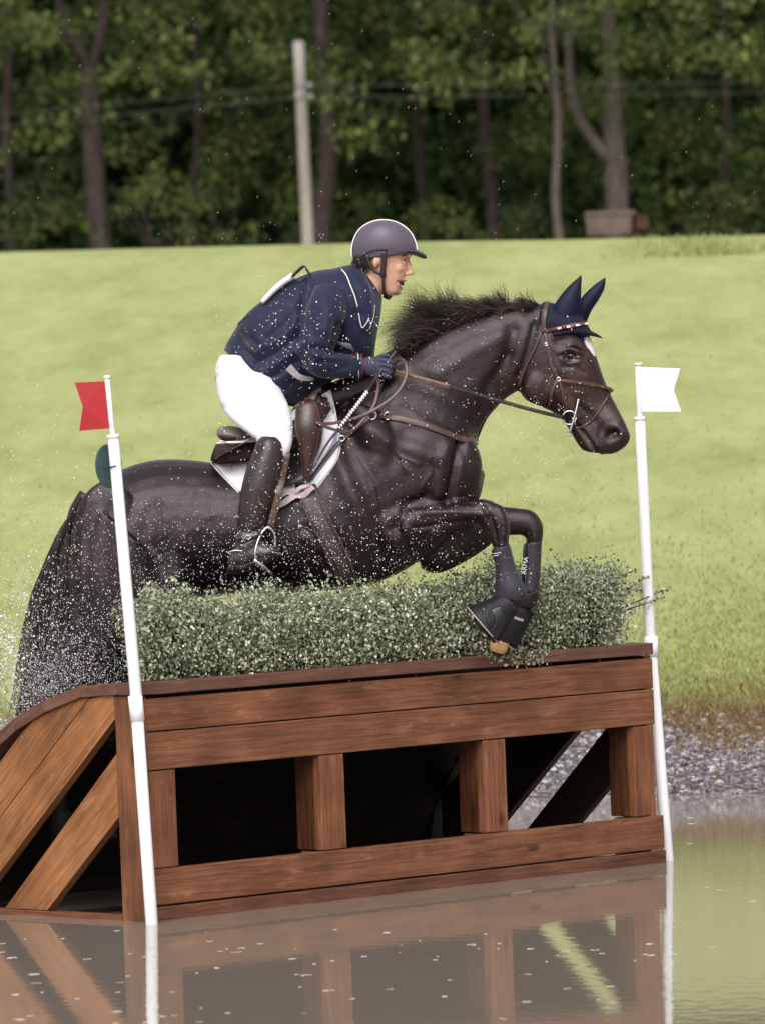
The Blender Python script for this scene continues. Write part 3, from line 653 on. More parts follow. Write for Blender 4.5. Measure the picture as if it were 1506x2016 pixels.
# ================================================================ HORSE
HY = 26.9
def coat_mat():
    m = mat('dark_coat', (.02, .014, .014), .34, .5); at = node(m, 'ShaderNodeAttribute'); at.attribute_name = 'coat'
    tc = node(m, 'ShaderNodeTexCoord'); n1 = node(m, 'ShaderNodeTexNoise', i_Scale=9, i_Detail=6, i_Roughness=.7); lk(m, tc.outputs['Object'], n1.inputs['Vector'])
    r = ramp(m, n1.outputs[0], [(.3, (.7, .7, .7)), (.7, (1.3, 1.25, 1.25))]); ml = node(m, 'ShaderNodeMixRGB', blend_type='MULTIPLY'); ml.inputs[0].default_value = 1
    lk(m, at.outputs['Color'], ml.inputs[1]); lk(m, r.outputs[0], ml.inputs[2]); lk(m, ml.outputs[0], bsdf(m).inputs['Base Color'])
    mp = node(m, 'ShaderNodeMapping'); mp.inputs['Scale'].default_value = (1, 1, 1); mp.inputs['Rotation'].default_value = (0, .5, 0); lk(m, tc.outputs['Object'], mp.inputs[0])
    mp2 = node(m, 'ShaderNodeMapping'); mp2.inputs['Scale'].default_value = (22, 22, 150); lk(m, mp.outputs[0], mp2.inputs[0])
    n2 = node(m, 'ShaderNodeTexNoise', i_Scale=2, i_Detail=5, i_Roughness=.7); lk(m, mp2.outputs[0], n2.inputs['Vector'])
    n3 = node(m, 'ShaderNodeTexNoise', i_Scale=16, i_Detail=5, i_Roughness=.65, i_Distortion=.6); lk(m, tc.outputs['Object'], n3.inputs['Vector'])
    ad = node(m, 'ShaderNodeMath', operation='MULTIPLY_ADD'); lk(m, n3.outputs[0], ad.inputs[0]); ad.inputs[1].default_value = 2.0; lk(m, n2.outputs[0], ad.inputs[2])
    b = node(m, 'ShaderNodeBump', i_Strength=.36, i_Distance=.006); lk(m, ad.outputs[0], b.inputs['Height']); lk(m, b.outputs[0], bsdf(m).inputs['Normal'])
    rr = ramp(m, n3.outputs[0], [(.3, (.26,)*3), (.7, (.45,)*3)]); lk(m, rr.outputs[0], bsdf(m).inputs['Roughness'])
    bsdf(m).inputs['Specular Tint'].default_value = (1, .84, .90, 1); return m
COAT = coat_mat()
horse = thing('horse', P(560, 1160, HY), 'wet black-brown horse leaping over the hedge with its forelegs tucked', 'horse')
b = bmesh.new()
# trunk
loft(b, [S(138, 1040, 133, 1100, .05, HY), S(158, 992, 142, 1165, .15, HY), S(190, 958, 170, 1215, .235, HY), S(245, 922, 235, 1225, .28, HY), S(310, 905, 322, 1200, .285, HY),
         S(380, 906, 400, 1178, .29, HY), S(450, 914, 480, 1170, .315, HY), S(530, 905, 570, 1168, .335, HY), S(600, 870, 650, 1163, .335, HY), S(655, 815, 738, 1150, .31, HY),
         S(715, 768, 815, 1112, .28, HY), S(785, 745, 885, 1060, .25, HY), S(855, 790, 940, 990, .20, HY), S(915, 850, 955, 935, .10, HY)], nseg=28, sub=5)
# wither ridge
limb(b, [P(560, 900, HY), P(625, 800, HY), P(680, 775, HY), P(740, 745, HY), P(800, 720, HY)], [.10, .075, .07, .085, .09], nseg=14, flat=1.2)
# neck
loft(b, [S(680, 775, 880, 1000, .24, HY), S(735, 742, 925, 915, .20, HY), S(798, 695, 945, 858, .155, HY), S(858, 652, 962, 822, .122, HY), S(928, 620, 990, 790, .10, HY), S(1000, 604, 1022, 768, .092, HY), S(1055, 600, 1045, 760, .088, HY)], nseg=24)
# head
loft(b, [S(1050, 596, 1030, 665, .06, HY), S(1085, 600, 1020, 710, .082, HY), S(1122, 612, 1020, 757, .098, HY), S(1152, 642, 1032, 785, .104, HY), S(1170, 688, 1062, 800, .098, HY, 2.3), S(1183, 728, 1092, 815, .082, HY, 2.4), S(1197, 765, 1113, 835, .066, HY, 2.5),
         S(1211, 793, 1128, 860, .058, HY, 2.5), S(1226, 822, 1138, 876, .056, HY, 2.4), S(1238, 848, 1150, 888, .055, HY, 2.2), S(1241, 862, 1178, 893, .050, HY), S(1234, 876, 1200, 894, .035, HY), S(1222, 886, 1208, 893, .018, HY)], nseg=24, sub=5)
for s in (-1, 1):
    ball(b, P(1062, 760, HY+s*.070), (.075, .035, .085), .3)          # cheek
    ball(b, P(1128, 694, HY+s*.082), (.045, .026, .032), .5)          # brow
    limb(b, [P(1118, 722, HY+s*.085), P(1150, 745, HY+s*.072), P(1175, 785, HY+s*.056)], [.014, .012, .008])   # facial crest
    ball(b, P(1212, 852, HY+s*.046), (.042, .020, .038), .6)          # nostril flare
    limb(b, [P(1080, 655, HY+s*.03), P(1092, 620, HY+s*.045)], [.035, .03])
ball(b, P(1165, 880, HY), (.038, .034, .022), .35)                    # chin
# near foreleg
def leg(secs): loft(b, secs, nseg=18, sub=5)
NY, FY = HY-.17, HY+.15
leg([S(750, 930, 745, 1100, .13, NY+.05), S(790, 965, 785, 1092, .115, NY), S(825, 980, 830, 1068, .09, NY), S(875, 984, 885, 1045, .068, NY), S(925, 983, 932, 1030, .053, NY), S(958, 983, 945, 1036, .052, NY),
     S(988, 1000, 955, 1048, .053, NY), S(1003, 1032, 964, 1060, .050, NY), S(1001, 1062, 970, 1080, .040, NY), S(1005, 1088, 974, 1092, .034, NY), S(1012, 1120, 982, 1124, .032, NY),
     S(1030, 1150, 984, 1148, .038, NY), S(1036, 1172, 980, 1164, .042, NY), S(1026, 1195, 974, 1176, .036, NY), S(1010, 1218, 962, 1190, .034, NY), S(1004, 1240, 950, 1200, .042, NY), S(982, 1262, 936, 1205, .045, NY), S(972, 1268, 934, 1222, .036, NY)])
# far foreleg
leg([S(800, 1010, 830, 1122, .10, FY), S(850, 1000, 870, 1128, .085, FY), S(920, 985, 940, 1092, .07, FY), S(975, 995, 985, 1058, .056, FY), S(1020, 1000, 1015, 1054, .050, FY), S(1050, 1006, 1028, 1054, .050, FY),
     S(1068, 1030, 1036, 1062, .048, FY), S(1069, 1058, 1034, 1070, .042, FY), S(1064, 1080, 1034, 1082, .034, FY), S(1060, 1130, 1030, 1126, .032, FY), S(1062, 1165, 1022, 1150, .040, FY), S(1056, 1190, 1010, 1170, .040, FY), S(1035, 1212, 1000, 1192, .034, FY),
     S(1027, 1235, 985, 1215, .038, FY), S(1015, 1262, 968, 1245, .046, FY), S(998, 1280, 962, 1268, .04, FY)])
ball(b, P(858, 1095, FY), (.055, .06, .075), .3)                       # far elbow
# hind legs, pushing off behind the fence
for Yh, dx in ((HY-.19, 0), (HY+.19, 62)):
    leg([S(185+dx*.3, 990, 330, 1110, .15, Yh), S(136+dx*.5, 1100, 340, 1180, .15, Yh), S(131+dx, 1190, 318, 1235, .13, Yh), S(128+dx, 1255, 270+dx*.6, 1290, .105, Yh), S(100+dx, 1300, 215+dx*.7, 1345, .078, Yh), S(62+dx, 1335, 150+dx, 1392, .058, Yh), S(42+dx, 1385, 120+dx, 1420, .05, Yh),
         S(52+dx, 1440, 104+dx, 1445, .036, Yh), S(70+dx, 1510, 112+dx, 1505, .034, Yh), S(78+dx, 1550, 130+dx, 1545, .042, Yh), S(95+dx, 1590, 136+dx, 1575, .036, Yh), S(95+dx, 1640, 162+dx, 1615, .055, Yh), S(98+dx, 1668, 172+dx, 1650, .06, Yh)])
# muscle masses under the skin
for c, r_, ro in (((205, 1060), (.15, .05, .26), .15), ((330, 1120), (.09, .05, .14), .3)):
    ball(b, P(c[0], c[1], HY-.235), r_, ro)
for sg in (-1, 1):
    ball(b, P(745, 880, HY+sg*.215), (.095, .06, .21), -.45); ball(b, P(825, 930, HY+sg*.185), (.12, .07, .11), .5); ball(b, P(905, 915, HY+sg*.09), (.10, .09, .15), -.1)
    ball(b, P(760, 1030, HY+sg*.225), (.10, .06, .11), .5)
me = remesh(b, .0075, smooth=9)
sculpt(me, [
    ([(845, 975), (800, 1000), (780, 1040), (800, 1075)], 10, -0.0189), ([(800, 985), (860, 985), (940, 990)], 6, -0.0081), ([(830, 1010), (890, 1008), (950, 1012)], 7, 0.0095), ([(820, 1040), (880, 1030), (940, 1026)], 5, -0.0095), ([(850, 1050), (925, 1034)], 5, 0.0081),
    ([(905, 870), (895, 920), (882, 985)], 9, -0.0216), ([(880, 880), (870, 930), (860, 975)], 14, 0.0135),
    ([(690, 820), (700, 880), (745, 960), (770, 1040)], 16, -0.0135), ([(655, 870), (690, 960), (735, 1050), (745, 1110)], 22, -0.0270), ([(800, 850), (770, 920), (790, 990)], 20, -0.0135),
    ([(720, 845), (800, 880), (860, 900)], 18, 0.0135), ([(812, 740), (870, 770), (930, 820), (940, 850)], 18, -0.0135), ([(780, 790), (840, 830), (920, 860)], 20, 0.0081),
    ([(1000, 700), (960, 760), (940, 830)], 12, -0.0135), ([(1010, 650), (1000, 700), (985, 760)], 14, -0.0162), ([(985, 660), (930, 690), (860, 730)], 20, 0.0108), ([(850, 690), (930, 655), (1000, 645)], 9, -0.0027),
    ([(1052, 640), (1040, 690), (1022, 740)], 8, -0.0135), ([(1090, 700), (1070, 780), (1100, 810)], 12, -0.0054), ([(1095, 770), (1120, 800), (1140, 820)], 8, 0.0068), ([(1100, 745), (1130, 790), (1160, 830)], 9, -0.0081),
    ([(1122, 702)], 11, -0.0175), ([(1100, 694), (1120, 686), (1145, 694)], 4, 0.0095), ([(1106, 706), (1122, 715), (1140, 712)], 4, 0.0081), ([(1098, 672), (1110, 668)], 9, -0.0108), ([(1108, 722), (1130, 722), (1150, 734)], 4, -0.0054),
    ([(1207, 853)], 14, -0.0378), ([(1190, 852), (1196, 838), (1214, 836), (1226, 850), (1222, 866), (1205, 870)], 4.5, 0.0081),
    ([(1136, 838), (1148, 850), (1160, 868), (1176, 892)], 3.6, -0.0175), ([(1150, 845), (1166, 864), (1184, 890)], 5, 0.0068),
    ([(1140, 800), (1170, 820), (1185, 850)], 6, -0.0054), ([(1165, 800), (1190, 830)], 8, 0.0054),
    ([(150, 1020), (145, 1120), (155, 1220)], 8, -0.0135), ([(175, 985), (160, 1060), (160, 1180)], 10, 0.0108), ([(300, 1000), (290, 1050), (300, 1110), (320, 1150)], 24, -0.0170), ([(215, 1000), (205, 1100), (225, 1200)], 14, -0.0068), ([(255, 960), (280, 1000)], 14, 0.0020),
    ([(350, 930), (325, 965), (290, 985)], 14, 0.0040), ([(380, 960), (360, 1010), (330, 1070)], 14, -0.0040), ([(420, 1010), (390, 1040), (365, 1075)], 7, 0.0020), ([(330, 1110), (380, 1120), (440, 1140)], 24, -0.0108),
    ([(980, 1000), (990, 1030)], 8, 0.0068), ([(965, 1020), (975, 1050)], 6, -0.0081), ([(985, 1060), (990, 1085)], 4, 0.0054),
    ([(760, 870), (790, 900), (800, 930)], 3, 0.0047), ([(790, 900), (825, 915)], 3, 0.0041), ([(700, 900), (735, 950), (745, 1000)], 3, 0.0041), ([(830, 960), (850, 930), (845, 900)], 3, 0.0047), ([(690, 1010), (720, 1060)], 4, -0.0054),
    ([(110, 1290), (80, 1310), (58, 1340)], 7, 0.0081), ([(160, 1270), (130, 1310), (95, 1350)], 8, -0.0135),

    ([(955, 1002), (968, 1030), (975, 1062)], 5, -.008), ([(985, 1003), (996, 1028), (996, 1055)], 6, .007), ([(940, 990), (965, 992)], 5, .006), ([(1040, 1010), (1058, 1035)], 6, .006), ([(985, 1060), (978, 1075)], 4, -.006),
    ([(700, 870), (760, 890), (820, 940)], 2.5, .0015), ([(560, 985), (640, 1010), (700, 1060)], 10, .005), ([(600, 1060), (660, 1100), (720, 1120)], 8, .005), ([(600, 1040), (660, 1070), (720, 1100)], 7, -.005),
    ([(360, 1060), (400, 1020), (440, 1010)], 3, .0018), ([(860, 760), (880, 800), (920, 830)], 4, .0012), ([(1090, 755), (1110, 770), (1150, 775)], 2.5, .0025), ([(1130, 725), (1150, 760), (1165, 790)], 2.5, .0025),
    ([(1186, 835), (1180, 860), (1192, 880)], 5, -.005), ([(205, 1000), (180, 1100), (190, 1200)], 12, .003), ([(240, 1040), (230, 1120), (250, 1180)], 12, -.003), ([(870, 1060), (900, 1052), (935, 1040)], 4, -.007)], HY)
co = mesh_co(me); px = proj(co); nn = len(co); col = np.tile(np.array([.0080, .0046, .0050]), (nn, 1))
headm = np.exp(-(pl_dist(px, [(1080, 740), (1140, 760), (1200, 850)])/62)**2)[:, None]; col = col*(1-headm)+np.array([.020, .0088, .0068])*headm
mz = np.exp(-(pl_dist(px, [(1188, 880), (1225, 872)])/16)**2)[:, None]; col = col*(1-mz)+np.array([.012, .008, .009])*mz
fl = np.exp(-(pl_dist(px, [(1150, 700), (1120, 790)])/14)**2)[:, None]; col = col*(1-.6*fl)+np.array([.06, .026, .015])*.6*fl
st = (pl_dist(px, [(1158, 672), (1163, 682), (1170, 697)]) < np.interp(px[:, 1], [665, 700], [8.5, 3.0]))[:, None]; col = np.where(st & (px[:, 1] < 702)[:, None], np.array([.75, .73, .75]), col)
nz = np.exp(-(pl_dist(px, [(1188, 808), (1206, 826)])/13)**2)[:, None]; col = col*(1-.55*nz)+np.array([.16, .12, .12])*.55*nz
lip = np.exp(-(pl_dist(px, [(1152, 858), (1166, 884)])/6)**2)[:, None]; col = col*(1-.6*lip)+np.array([.12, .085, .08])*.6*lip
nsm = np.exp(-(np.hypot((px[:, 0]-1205)/17, (px[:, 1]-852)/12))**4)[:, None]; col = col*(1-nsm)+np.array([.0015, .0008, .0008])*nsm  # nostril pit coloured black, its inner shade put into the coat
hoofm = (px[:, 1] > 1600)[:, None]; col = np.where(hoofm, [.03, .025, .02], col)
ca = me.color_attributes.new('coat', 'FLOAT_COLOR', 'POINT'); ca.data.foreach_set('color', np.concatenate([col, np.ones((nn, 1))], 1).astype(np.float32).ravel())
hbody = link_mesh('body', me, COAT, horse); HB = bvh_of(hbody)
# eyes, nostrils
EYE = mat('horse_eye', (.004, .002, .002), .14, .3); PINK = mat('nostril_lining', (.10, .018, .022), .35)
for sg in (1, -1):
    q, n_, ok = hit(HB, 1124, 702, -.007); q = q.copy()
    if sg < 0: q[1] = 2*HY-q[1]
    e = bmesh.new(); ball(e, q, (.027, .014, .018), .15); from_bm('eye', e, EYE, horse)
q, n_, ok = hit(HB, 1203, 853, -.002); e = bmesh.new(); e.free()
q, n_, ok = hit(HB, 1211, 855, -.001); e = bmesh.new(); ball(e, q+np.array([0, -.004, 0]), (.011, .006, .010), .5); from_bm('nostril', e, PINK, horse)
e = bmesh.new(); q2 = q.copy(); q2[1] = 2*HY-q2[1]; ball(e, q2, (.016, .007, .012), .5); from_bm('nostril', e, PINK, horse)

# ---------------------------------------------------------------- mane and tail
HAIR = leaf_mat('dark_hair', [(0, (.008, .005, .005)), (.55, (.022, .014, .012)), (1, (.15, .105, .075))], .4, .12, .5)
def strands(name, roots, steps, w0, m, parent):
    """roots (n,3); steps: list of (n,3) positions; each strand a three-sided tapering hair lock"""
    n = len(roots); L = np.stack([roots]+steps, 1); k = L.shape[1]; V = []; 
    T = np.gradient(L, axis=1); T /= np.linalg.norm(T, axis=2, keepdims=True)+1e-9; r_ = rng.normal(size=(n, 1, 3)); A = np.cross(T, r_); A /= np.linalg.norm(A, axis=2, keepdims=True)+1e-9; B = np.cross(T, A)
    ww = (w0[:, None]*np.linspace(1, .08, k)[None]**.7)[..., None]
    for a in (0, 2.094, 4.189): V.append(L+ww*(math.cos(a)*A+math.sin(a)*B))
    V = np.stack(V, 2).reshape(-1, 3); base = (np.arange(n)*k*3)[:, None, None]; F_ = []
    for j in range(k-1):
        for a in range(3):
            b_ = (a+1) % 3; F_.append([j*3+a, j*3+b_, (j+1)*3+b_, (j+1)*3+a])
    F_ = (np.array(F_)[None]+base).reshape(-1, 4); return link_mesh(name, np_mesh(name, V, F_, 4), m, parent)
crest = cr([(775, 712), (800, 694), (830, 668), (860, 652), (895, 634), (930, 622), (970, 610), (1010, 604), (1060, 598)], 8)
dirs = {0: (-6, -8), .12: (-16, -18), .25: (-44, -26), .36: (-80, -36), .46: (-80, -58), .55: (-66, -64), .64: (-58, -44), .76: (-50, -28), .88: (-44, -22), 1: (-28, -16)}
dk = sorted(dirs); n = 10000; ncl = 230; ct = np.sort(rng.random(ncl)); cid = rng.integers(0, ncl, n); t = np.clip(ct[cid]+rng.normal(0, .012, n), 0, 1); ci = t*(len(crest)-1)
rx = np.interp(ci, np.arange(len(crest)), crest[:, 0]); ry = np.interp(ci, np.arange(len(crest)), crest[:, 1])+rng.uniform(-1, 9, n)
cln = np.clip(1+rng.normal(0, .17, ncl), .6, 1.2)[cid]; cang = rng.normal(0, .20, ncl)[cid]; cph = rng.uniform(0, 6.28, ncl)[cid]; camp = rng.uniform(.04, .13, ncl)[cid]; ccurl = rng.normal(.10, .22, ncl)[cid]; clat = rng.normal(0, .05, ncl)[cid]
dx = np.interp(ct[cid], dk, [dirs[k][0] for k in dk]); dy = np.interp(ct[cid], dk, [dirs[k][1] for k in dk])
ln = rng.uniform(.55, 1.08, n)*cln; ang = cang+rng.normal(0, .07, n); c_, s_ = np.cos(ang), np.sin(ang); dx, dy = (dx*c_-dy*s_)*ln, (dx*s_+dy*c_)*ln
dep = HY+rng.normal(0, .022, n); lat = clat+rng.normal(0, .015, n); curl = ccurl+rng.normal(0, .06, n)
PP = lambda x, y, Y_: np.stack([P(a, b_, c) for a, b_, c in zip(x, y, Y_)])
pull = np.interp(ct[cid], np.arange(len(crest))/(len(crest)-1), crest[:, 0])-rx        # locks draw together towards their tips
roots = PP(rx, ry, dep); steps = []
for s in (.15, .3, .45, .6, .75, .9, 1.0):
    wv = camp*np.sin(cph+s*7)*s; steps.append(PP(rx+dx*s+dy*(curl*s*s*1.6+wv)+pull*.55*s, ry+dy*s-dx*(curl*s*s*1.6+wv)+9*(s**3), dep+lat*s))
strands('mane', roots, steps, rng.uniform(.0005, .0014, n), HAIR, horse)
n = 9000; t = rng.random(n); yy = rng.random(n)
rx = 165-28*t**.8+rng.normal(0, 3, n); ry = 980+75*t; roots = PP(rx, ry, HY+rng.normal(0, .03, n)); steps = []
out = rng.uniform(0, 1, n); stray = rng.random(n) < .035; outx = np.where(stray, out*1.0+.2, out)
lnf = rng.uniform(.7, 1.04, n); dep = rng.normal(0, .07, n)
outer = np.array([(160, 985), (128, 1035), (94, 1115), (70, 1190), (54, 1270), (44, 1345), (30, 1410)], float); inner = np.array([(152, 1010), (142, 1060), (140, 1130), (140, 1190), (140, 1240), (134, 1300), (105, 1400)], float)
for s in (.08, .16, .25, .33, .42, .5, .6, .68, .76, .85, .93, 1.0):
    i_ = np.clip(s*lnf, 0, 1)*48; oc, ic = cr(outer, 8), cr(inner, 8); k_ = range(49); ox = np.interp(i_, k_, oc[:, 0]); oy = np.interp(i_, k_, oc[:, 1]); ix = np.interp(i_, k_, ic[:, 0]); iy = np.interp(i_, k_, ic[:, 1])
    steps.append(PP(ix+(ox-ix)*outx+rng.normal(0, .8, n), iy+(oy-iy)*outx, HY-.02+dep*s))
strands('tail', roots, steps, rng.uniform(.0009, .0026, n), HAIR, horse)
e = bmesh.new(); limb(e, [P(172, 975, HY), P(150, 1010, HY), P(132, 1070, HY), P(112, 1150, HY)], [.04, .035, .028, .012]); from_bm('tail_dock', e, COAT, horse)
hd = horse.children; dock = [c for c in hd if c.name.startswith('tail_dock')][0]
ca = dock.data.color_attributes.new('coat', 'FLOAT_COLOR', 'POINT'); ca.data.foreach_set('color', [.012, .009, .009, 1]*len(dock.data.vertices))

# ---------------------------------------------------------------- ear bonnet
KN = mat('navy_knit', (.010, .009, .026), .8, .25); tc = node(KN, 'ShaderNodeTexCoord'); vo = node(KN, 'ShaderNodeTexVoronoi', i_Scale=140); lk(KN, tc.outputs['Object'], vo.inputs['Vector']); bb = node(KN, 'ShaderNodeBump', i_Strength=.7, i_Distance=.003); lk(KN, vo.outputs['Distance'], bb.inputs['Height']); lk(KN, bb.outputs[0], bsdf(KN).inputs['Normal'])
LYC = mat('navy_lycra', (.004, .006, .024), .55, .2)
e = bmesh.new()
loft(e, [S(1068, 593, 1050, 655, .070, HY), S(1090, 596, 1058, 668, .092, HY), S(1115, 603, 1078, 672, .104, HY), S(1140, 617, 1098, 664, .110, HY), S(1156, 638, 1118, 662, .106, HY), S(1166, 656, 1140, 666, .09, HY)], nseg=20)
loft(e, [S(1085, 650, 1090, 668, .108, HY), S(1120, 648, 1120, 660, .112, HY), S(1150, 648, 1152, 660, .10, HY), S(1172, 655, 1174, 663, .075, HY), S(1187, 665, 1188, 667, .03, HY)], nseg=20)
bon = link_mesh('ear_bonnet', remesh(e, .006, 5), KN, horse)
for sg, pts in ((-1, [(1082, 632, 1130, 642, .036), (1086, 610, 1137, 620, .038), (1101, 584, 1143, 592, .032), (1122, 560, 1144, 566, .018), (1138, 546, 1145, 548, .007), (1142, 541, 1144, 542, .002)]),
                (1, [(1128, 618, 1152, 640, .032), (1136, 598, 1164, 612, .032), (1150, 579, 1178, 590, .026), (1168, 562, 1189, 569, .016), (1184, 550, 1192, 552, .007), (1190, 546, 1192, 547, .002)])):
    e = bmesh.new(); loft(e, [S(a, b_, c, d, h, HY+sg*.055) for a, b_, c, d, h in pts], nseg=14); 
    o = from_bm('ear_cover', e, LYC, bon)
HBN = bvh_of(hbody, bon)

# ---------------------------------------------------------------- horse boots
NEO = noise_mat('neoprene', (.022, .019, .026), (.034, .029, .040), 14, .5, .4, 60, .4, dist=.004); SHELL = mat('boot_strap', (.01, .009, .012), .35); TRIM = mat('boot_trim', (.35, .33, .34), .5); LOGO = mat('white_lettering', (.7, .7, .72), .5)
WOODHOOF = mat('hoof_sole', (.50, .29, .12), .6)
def bsec(name, secs, m, parent, v=.005, sm=4):
    e = bmesh.new(); loft(e, secs, nseg=22, sub=5); return link_mesh(name, remesh(e, v, sm), m, parent)
nb = bsec('leg_boot', [S(1003, 1071, 966, 1083, .048, NY), S(1007, 1085, 968, 1090, .046, NY), S(1013, 1110, 974, 1112, .042, NY), S(1022, 1133, 975, 1135, .044, NY), S(1034, 1155, 974, 1152, .050, NY), S(1038, 1172, 974, 1166, .050, NY), S(1030, 1186, 974, 1176, .044, NY)], NEO, horse)
fb = bsec('leg_boot', [S(1067, 1064, 1031, 1070, .044, FY), S(1066, 1082, 1030, 1084, .043, FY), S(1064, 1125, 1028, 1124, .042, FY), S(1062, 1150, 1024, 1148, .046, FY), S(1060, 1172, 1016, 1160, .05, FY)], NEO, horse)
for o, lines in ((nb, [[(973, 1106), (1012, 1108)], [(974, 1133), (996, 1129), (1008, 1136), (1024, 1150)], [(975, 1150), (990, 1136), (998, 1128)]]), (fb, [[(1040, 1072), (1042, 1110), (1040, 1160)], [(1030, 1090), (1066, 1088)], [(1026, 1176), (1060, 1164)]])):
    sculpt(o.data, [], HY); bv = bvh_of(o); e = bmesh.new()
    for L in lines: surf_strap(e, bv, L, .0035, .002, .001, Ydef=NY)
    from_bm('seam', e, mat('seam_thread', (.06, .05, .07), .5), o)
bvn, bvf = bvh_of(nb), bvh_of(fb); e = bmesh.new(); surf_strap(e, bvf, [(1033, 1076), (1032, 1120), (1030, 1158)], .026, .003, .002); from_bm('strap', e, SHELL, fb)
def lettering(txt, p, xa, ya, h, parent, m, name='lettering'):
    c = bpy.data.curves.new('t', 'FONT'); c.body = txt; c.size = 1; c.extrude = .01; o = bpy.data.objects.new('t', c); scn.collection.objects.link(o)
    dg = bpy.context.evaluated_depsgraph_get(); dg.update(); me = bpy.data.meshes.new_from_object(o.evaluated_get(dg)); bpy.data.objects.remove(o)
    v = mesh_co(me); v[:, :2] -= v[:, :2].min(0); hh = v[:, 1].max(); v /= hh; za = np.cross(xa, ya)
    w_ = np.asarray(p)+(v[:, 0:1]*xa+v[:, 1:2]*ya+v[:, 2:3]*za*.1)*h; me.vertices.foreach_set('co', w_.astype(np.float32).ravel()); me.update()
    return link_mesh(name, me, m, parent, smooth=False)
q, n_, ok = hit(bvf, 1036, 1132, .006); xa = P(1040, 1085, HY)-P(1034, 1130, HY); xa /= np.linalg.norm(xa); ya = np.cross([0, -1., 0], xa); ya = ya/np.linalg.norm(ya)
lettering('ARMA', q+np.array([0, -.006, 0]), xa, ya, .020, fb, LOGO)
for dy_, s_ in ((0, 1), (5, .7)):
    q, n_, ok = hit(bvn, 969, 1091+dy_, .003)
    e = bmesh.new(); surf_strap(e, bvn, [(970, 1090+dy_), (970+16*s_, 1088+dy_)], .003, .001, .002, Ydef=NY); from_bm('strap_mark', e, LOGO, nb)
# overreach boots: flared bells with a strap and pale edging
def bell(Yc, a0, a1, r0, r1, name='bell_boot', m=NEO):
    e = bmesh.new(); A_, B_ = P(*a0, Yc), P(*a1, Yc); sc_ = Yc/FOC; limb(e, [A_, A_+(B_-A_)*.35, A_+(B_-A_)*.7, B_], [r0*sc_, (r0*.65+r1*.35)*sc_, (r0*.25+r1*.75)*sc_, r1*sc_], nseg=28, sub=4, cap=False, flat=.82)
    bmesh.ops.solidify(e, geom=e.faces[:], thickness=.005); o = from_bm(name, e, m, horse)
    T = (B_-A_)/np.linalg.norm(B_-A_); s1 = np.cross(T, [0, 1, 0]); s1 /= np.linalg.norm(s1); s2 = np.cross(T, s1); e = bmesh.new(); c = B_-T*.002
    pts = [c+(r1*1.02*sc_)*(math.cos(a)*s1+.82*math.sin(a)*s2) for a in np.linspace(0, 2*math.pi, 37)]; limb(e, pts, [.0028]*37, nseg=6, sub=1); from_bm('edging', e, TRIM, o); return o, T, c
o1, T1, c1 = bell(NY-.005, (1006, 1184), (950, 1232), 23, 46)
e = bmesh.new(); c = c1+T1*.006; ball(e, c, (.05, .05, .018), math.atan2(T1[0], T1[2])); link_mesh('hoof', remesh(e, .004, 3), mat('dark_hoof', (.03, .025, .022), .5), horse)
o2, T2, c2 = bell(FY, (1034, 1196), (990, 1266), 22, 27)
e = bmesh.new(); loft(e, [S(966, 1256, 1002, 1268, .035, FY-.05, 2.6), S(963, 1270, 998, 1281, .038, FY-.05, 3), S(964, 1281, 992, 1289, .034, FY-.05, 3)], nseg=20); link_mesh('hoof', remesh(e, .004, 1), WOODHOOF, horse)
bv1, bv2 = bvh_of(o1), bvh_of(o2); e = bmesh.new(); surf_strap(e, bv2, [(1008, 1214), (1020, 1219), (1030, 1222)], .012, .003, .002, Ydef=FY); from_bm('strap', e, TRIM, o2)
e = bmesh.new(); surf_strap(e, bv1, [(975, 1195), (985, 1225), (968, 1255)], .045, .003, .001, Ydef=NY); from_bm('strap', e, SHELL, o1)
e = bmesh.new(); surf_strap(e, bv1, [(953, 1252), (963, 1254)], .006, .002, .004, Ydef=NY); from_bm('strap_mark', e, TRIM, o1)

# ================================================================ TACK
LEA = noise_mat('brown_leather', (.050, .024, .017), (.085, .042, .030), 25, .38, .25, 120, .5, dist=.002); BLK = noise_mat('black_leather', (.012, .009, .010), (.024, .018, .018), 25, .34, .25, 120, .5, dist=.002); TAN = noise_mat('tan_rein', (.085, .038, .026), (.15, .07, .045), 30, .45)
STEEL = mat('steel', (.62, .61, .62), .22, .5, 1.0); WHT = noise_mat('white_quilt', (.62, .60, .64), (.80, .79, .82), 7, .85, .5, 60, .2, dist=.004); BRF = noise_mat('brown_fleece', (.035, .020, .016), (.09, .055, .045), 18, .95, 1.0, 70, .1, dist=.01)
PIPE = mat('cream_piping', (.68, .63, .58), .6)
pad = thing('saddle_pad', P(540, 960, HY-.33), 'white quilted saddle cloth under the brown saddle', 'saddle pad')
e = bmesh.new(); patch(e, HB, [(424, 903), (415, 908), (433, 930), (471, 970)], [(652, 770), (664, 830), (668, 895), (612, 975)], 30, 16, off=.006, t=.010, Ydef=26.62, mirror=HY)
pad_o = from_bm('cloth', e, WHT, pad); e = bmesh.new(); bvp = bvh_of(hbody, pad_o)
surf_strap(e, bvp, [(430, 904), (414, 908), (434, 933), (471, 971)], .007, .006, .003, mirror=HY); surf_strap(e, bvp, [(655, 790), (667, 850), (668, 895), (640, 940), (614, 973)], .008, .006, .003, mirror=HY); from_bm('piping', e, PIPE, pad)
e = bmesh.new(); surf_strap(e, bvp, [(454, 921), (458, 913), (465, 912)], .002, .001, .002); surf_strap(e, bvp, [(453, 925), (460, 926)], .002, .001, .002); from_bm('stitched_mark', e, BLK, pad)
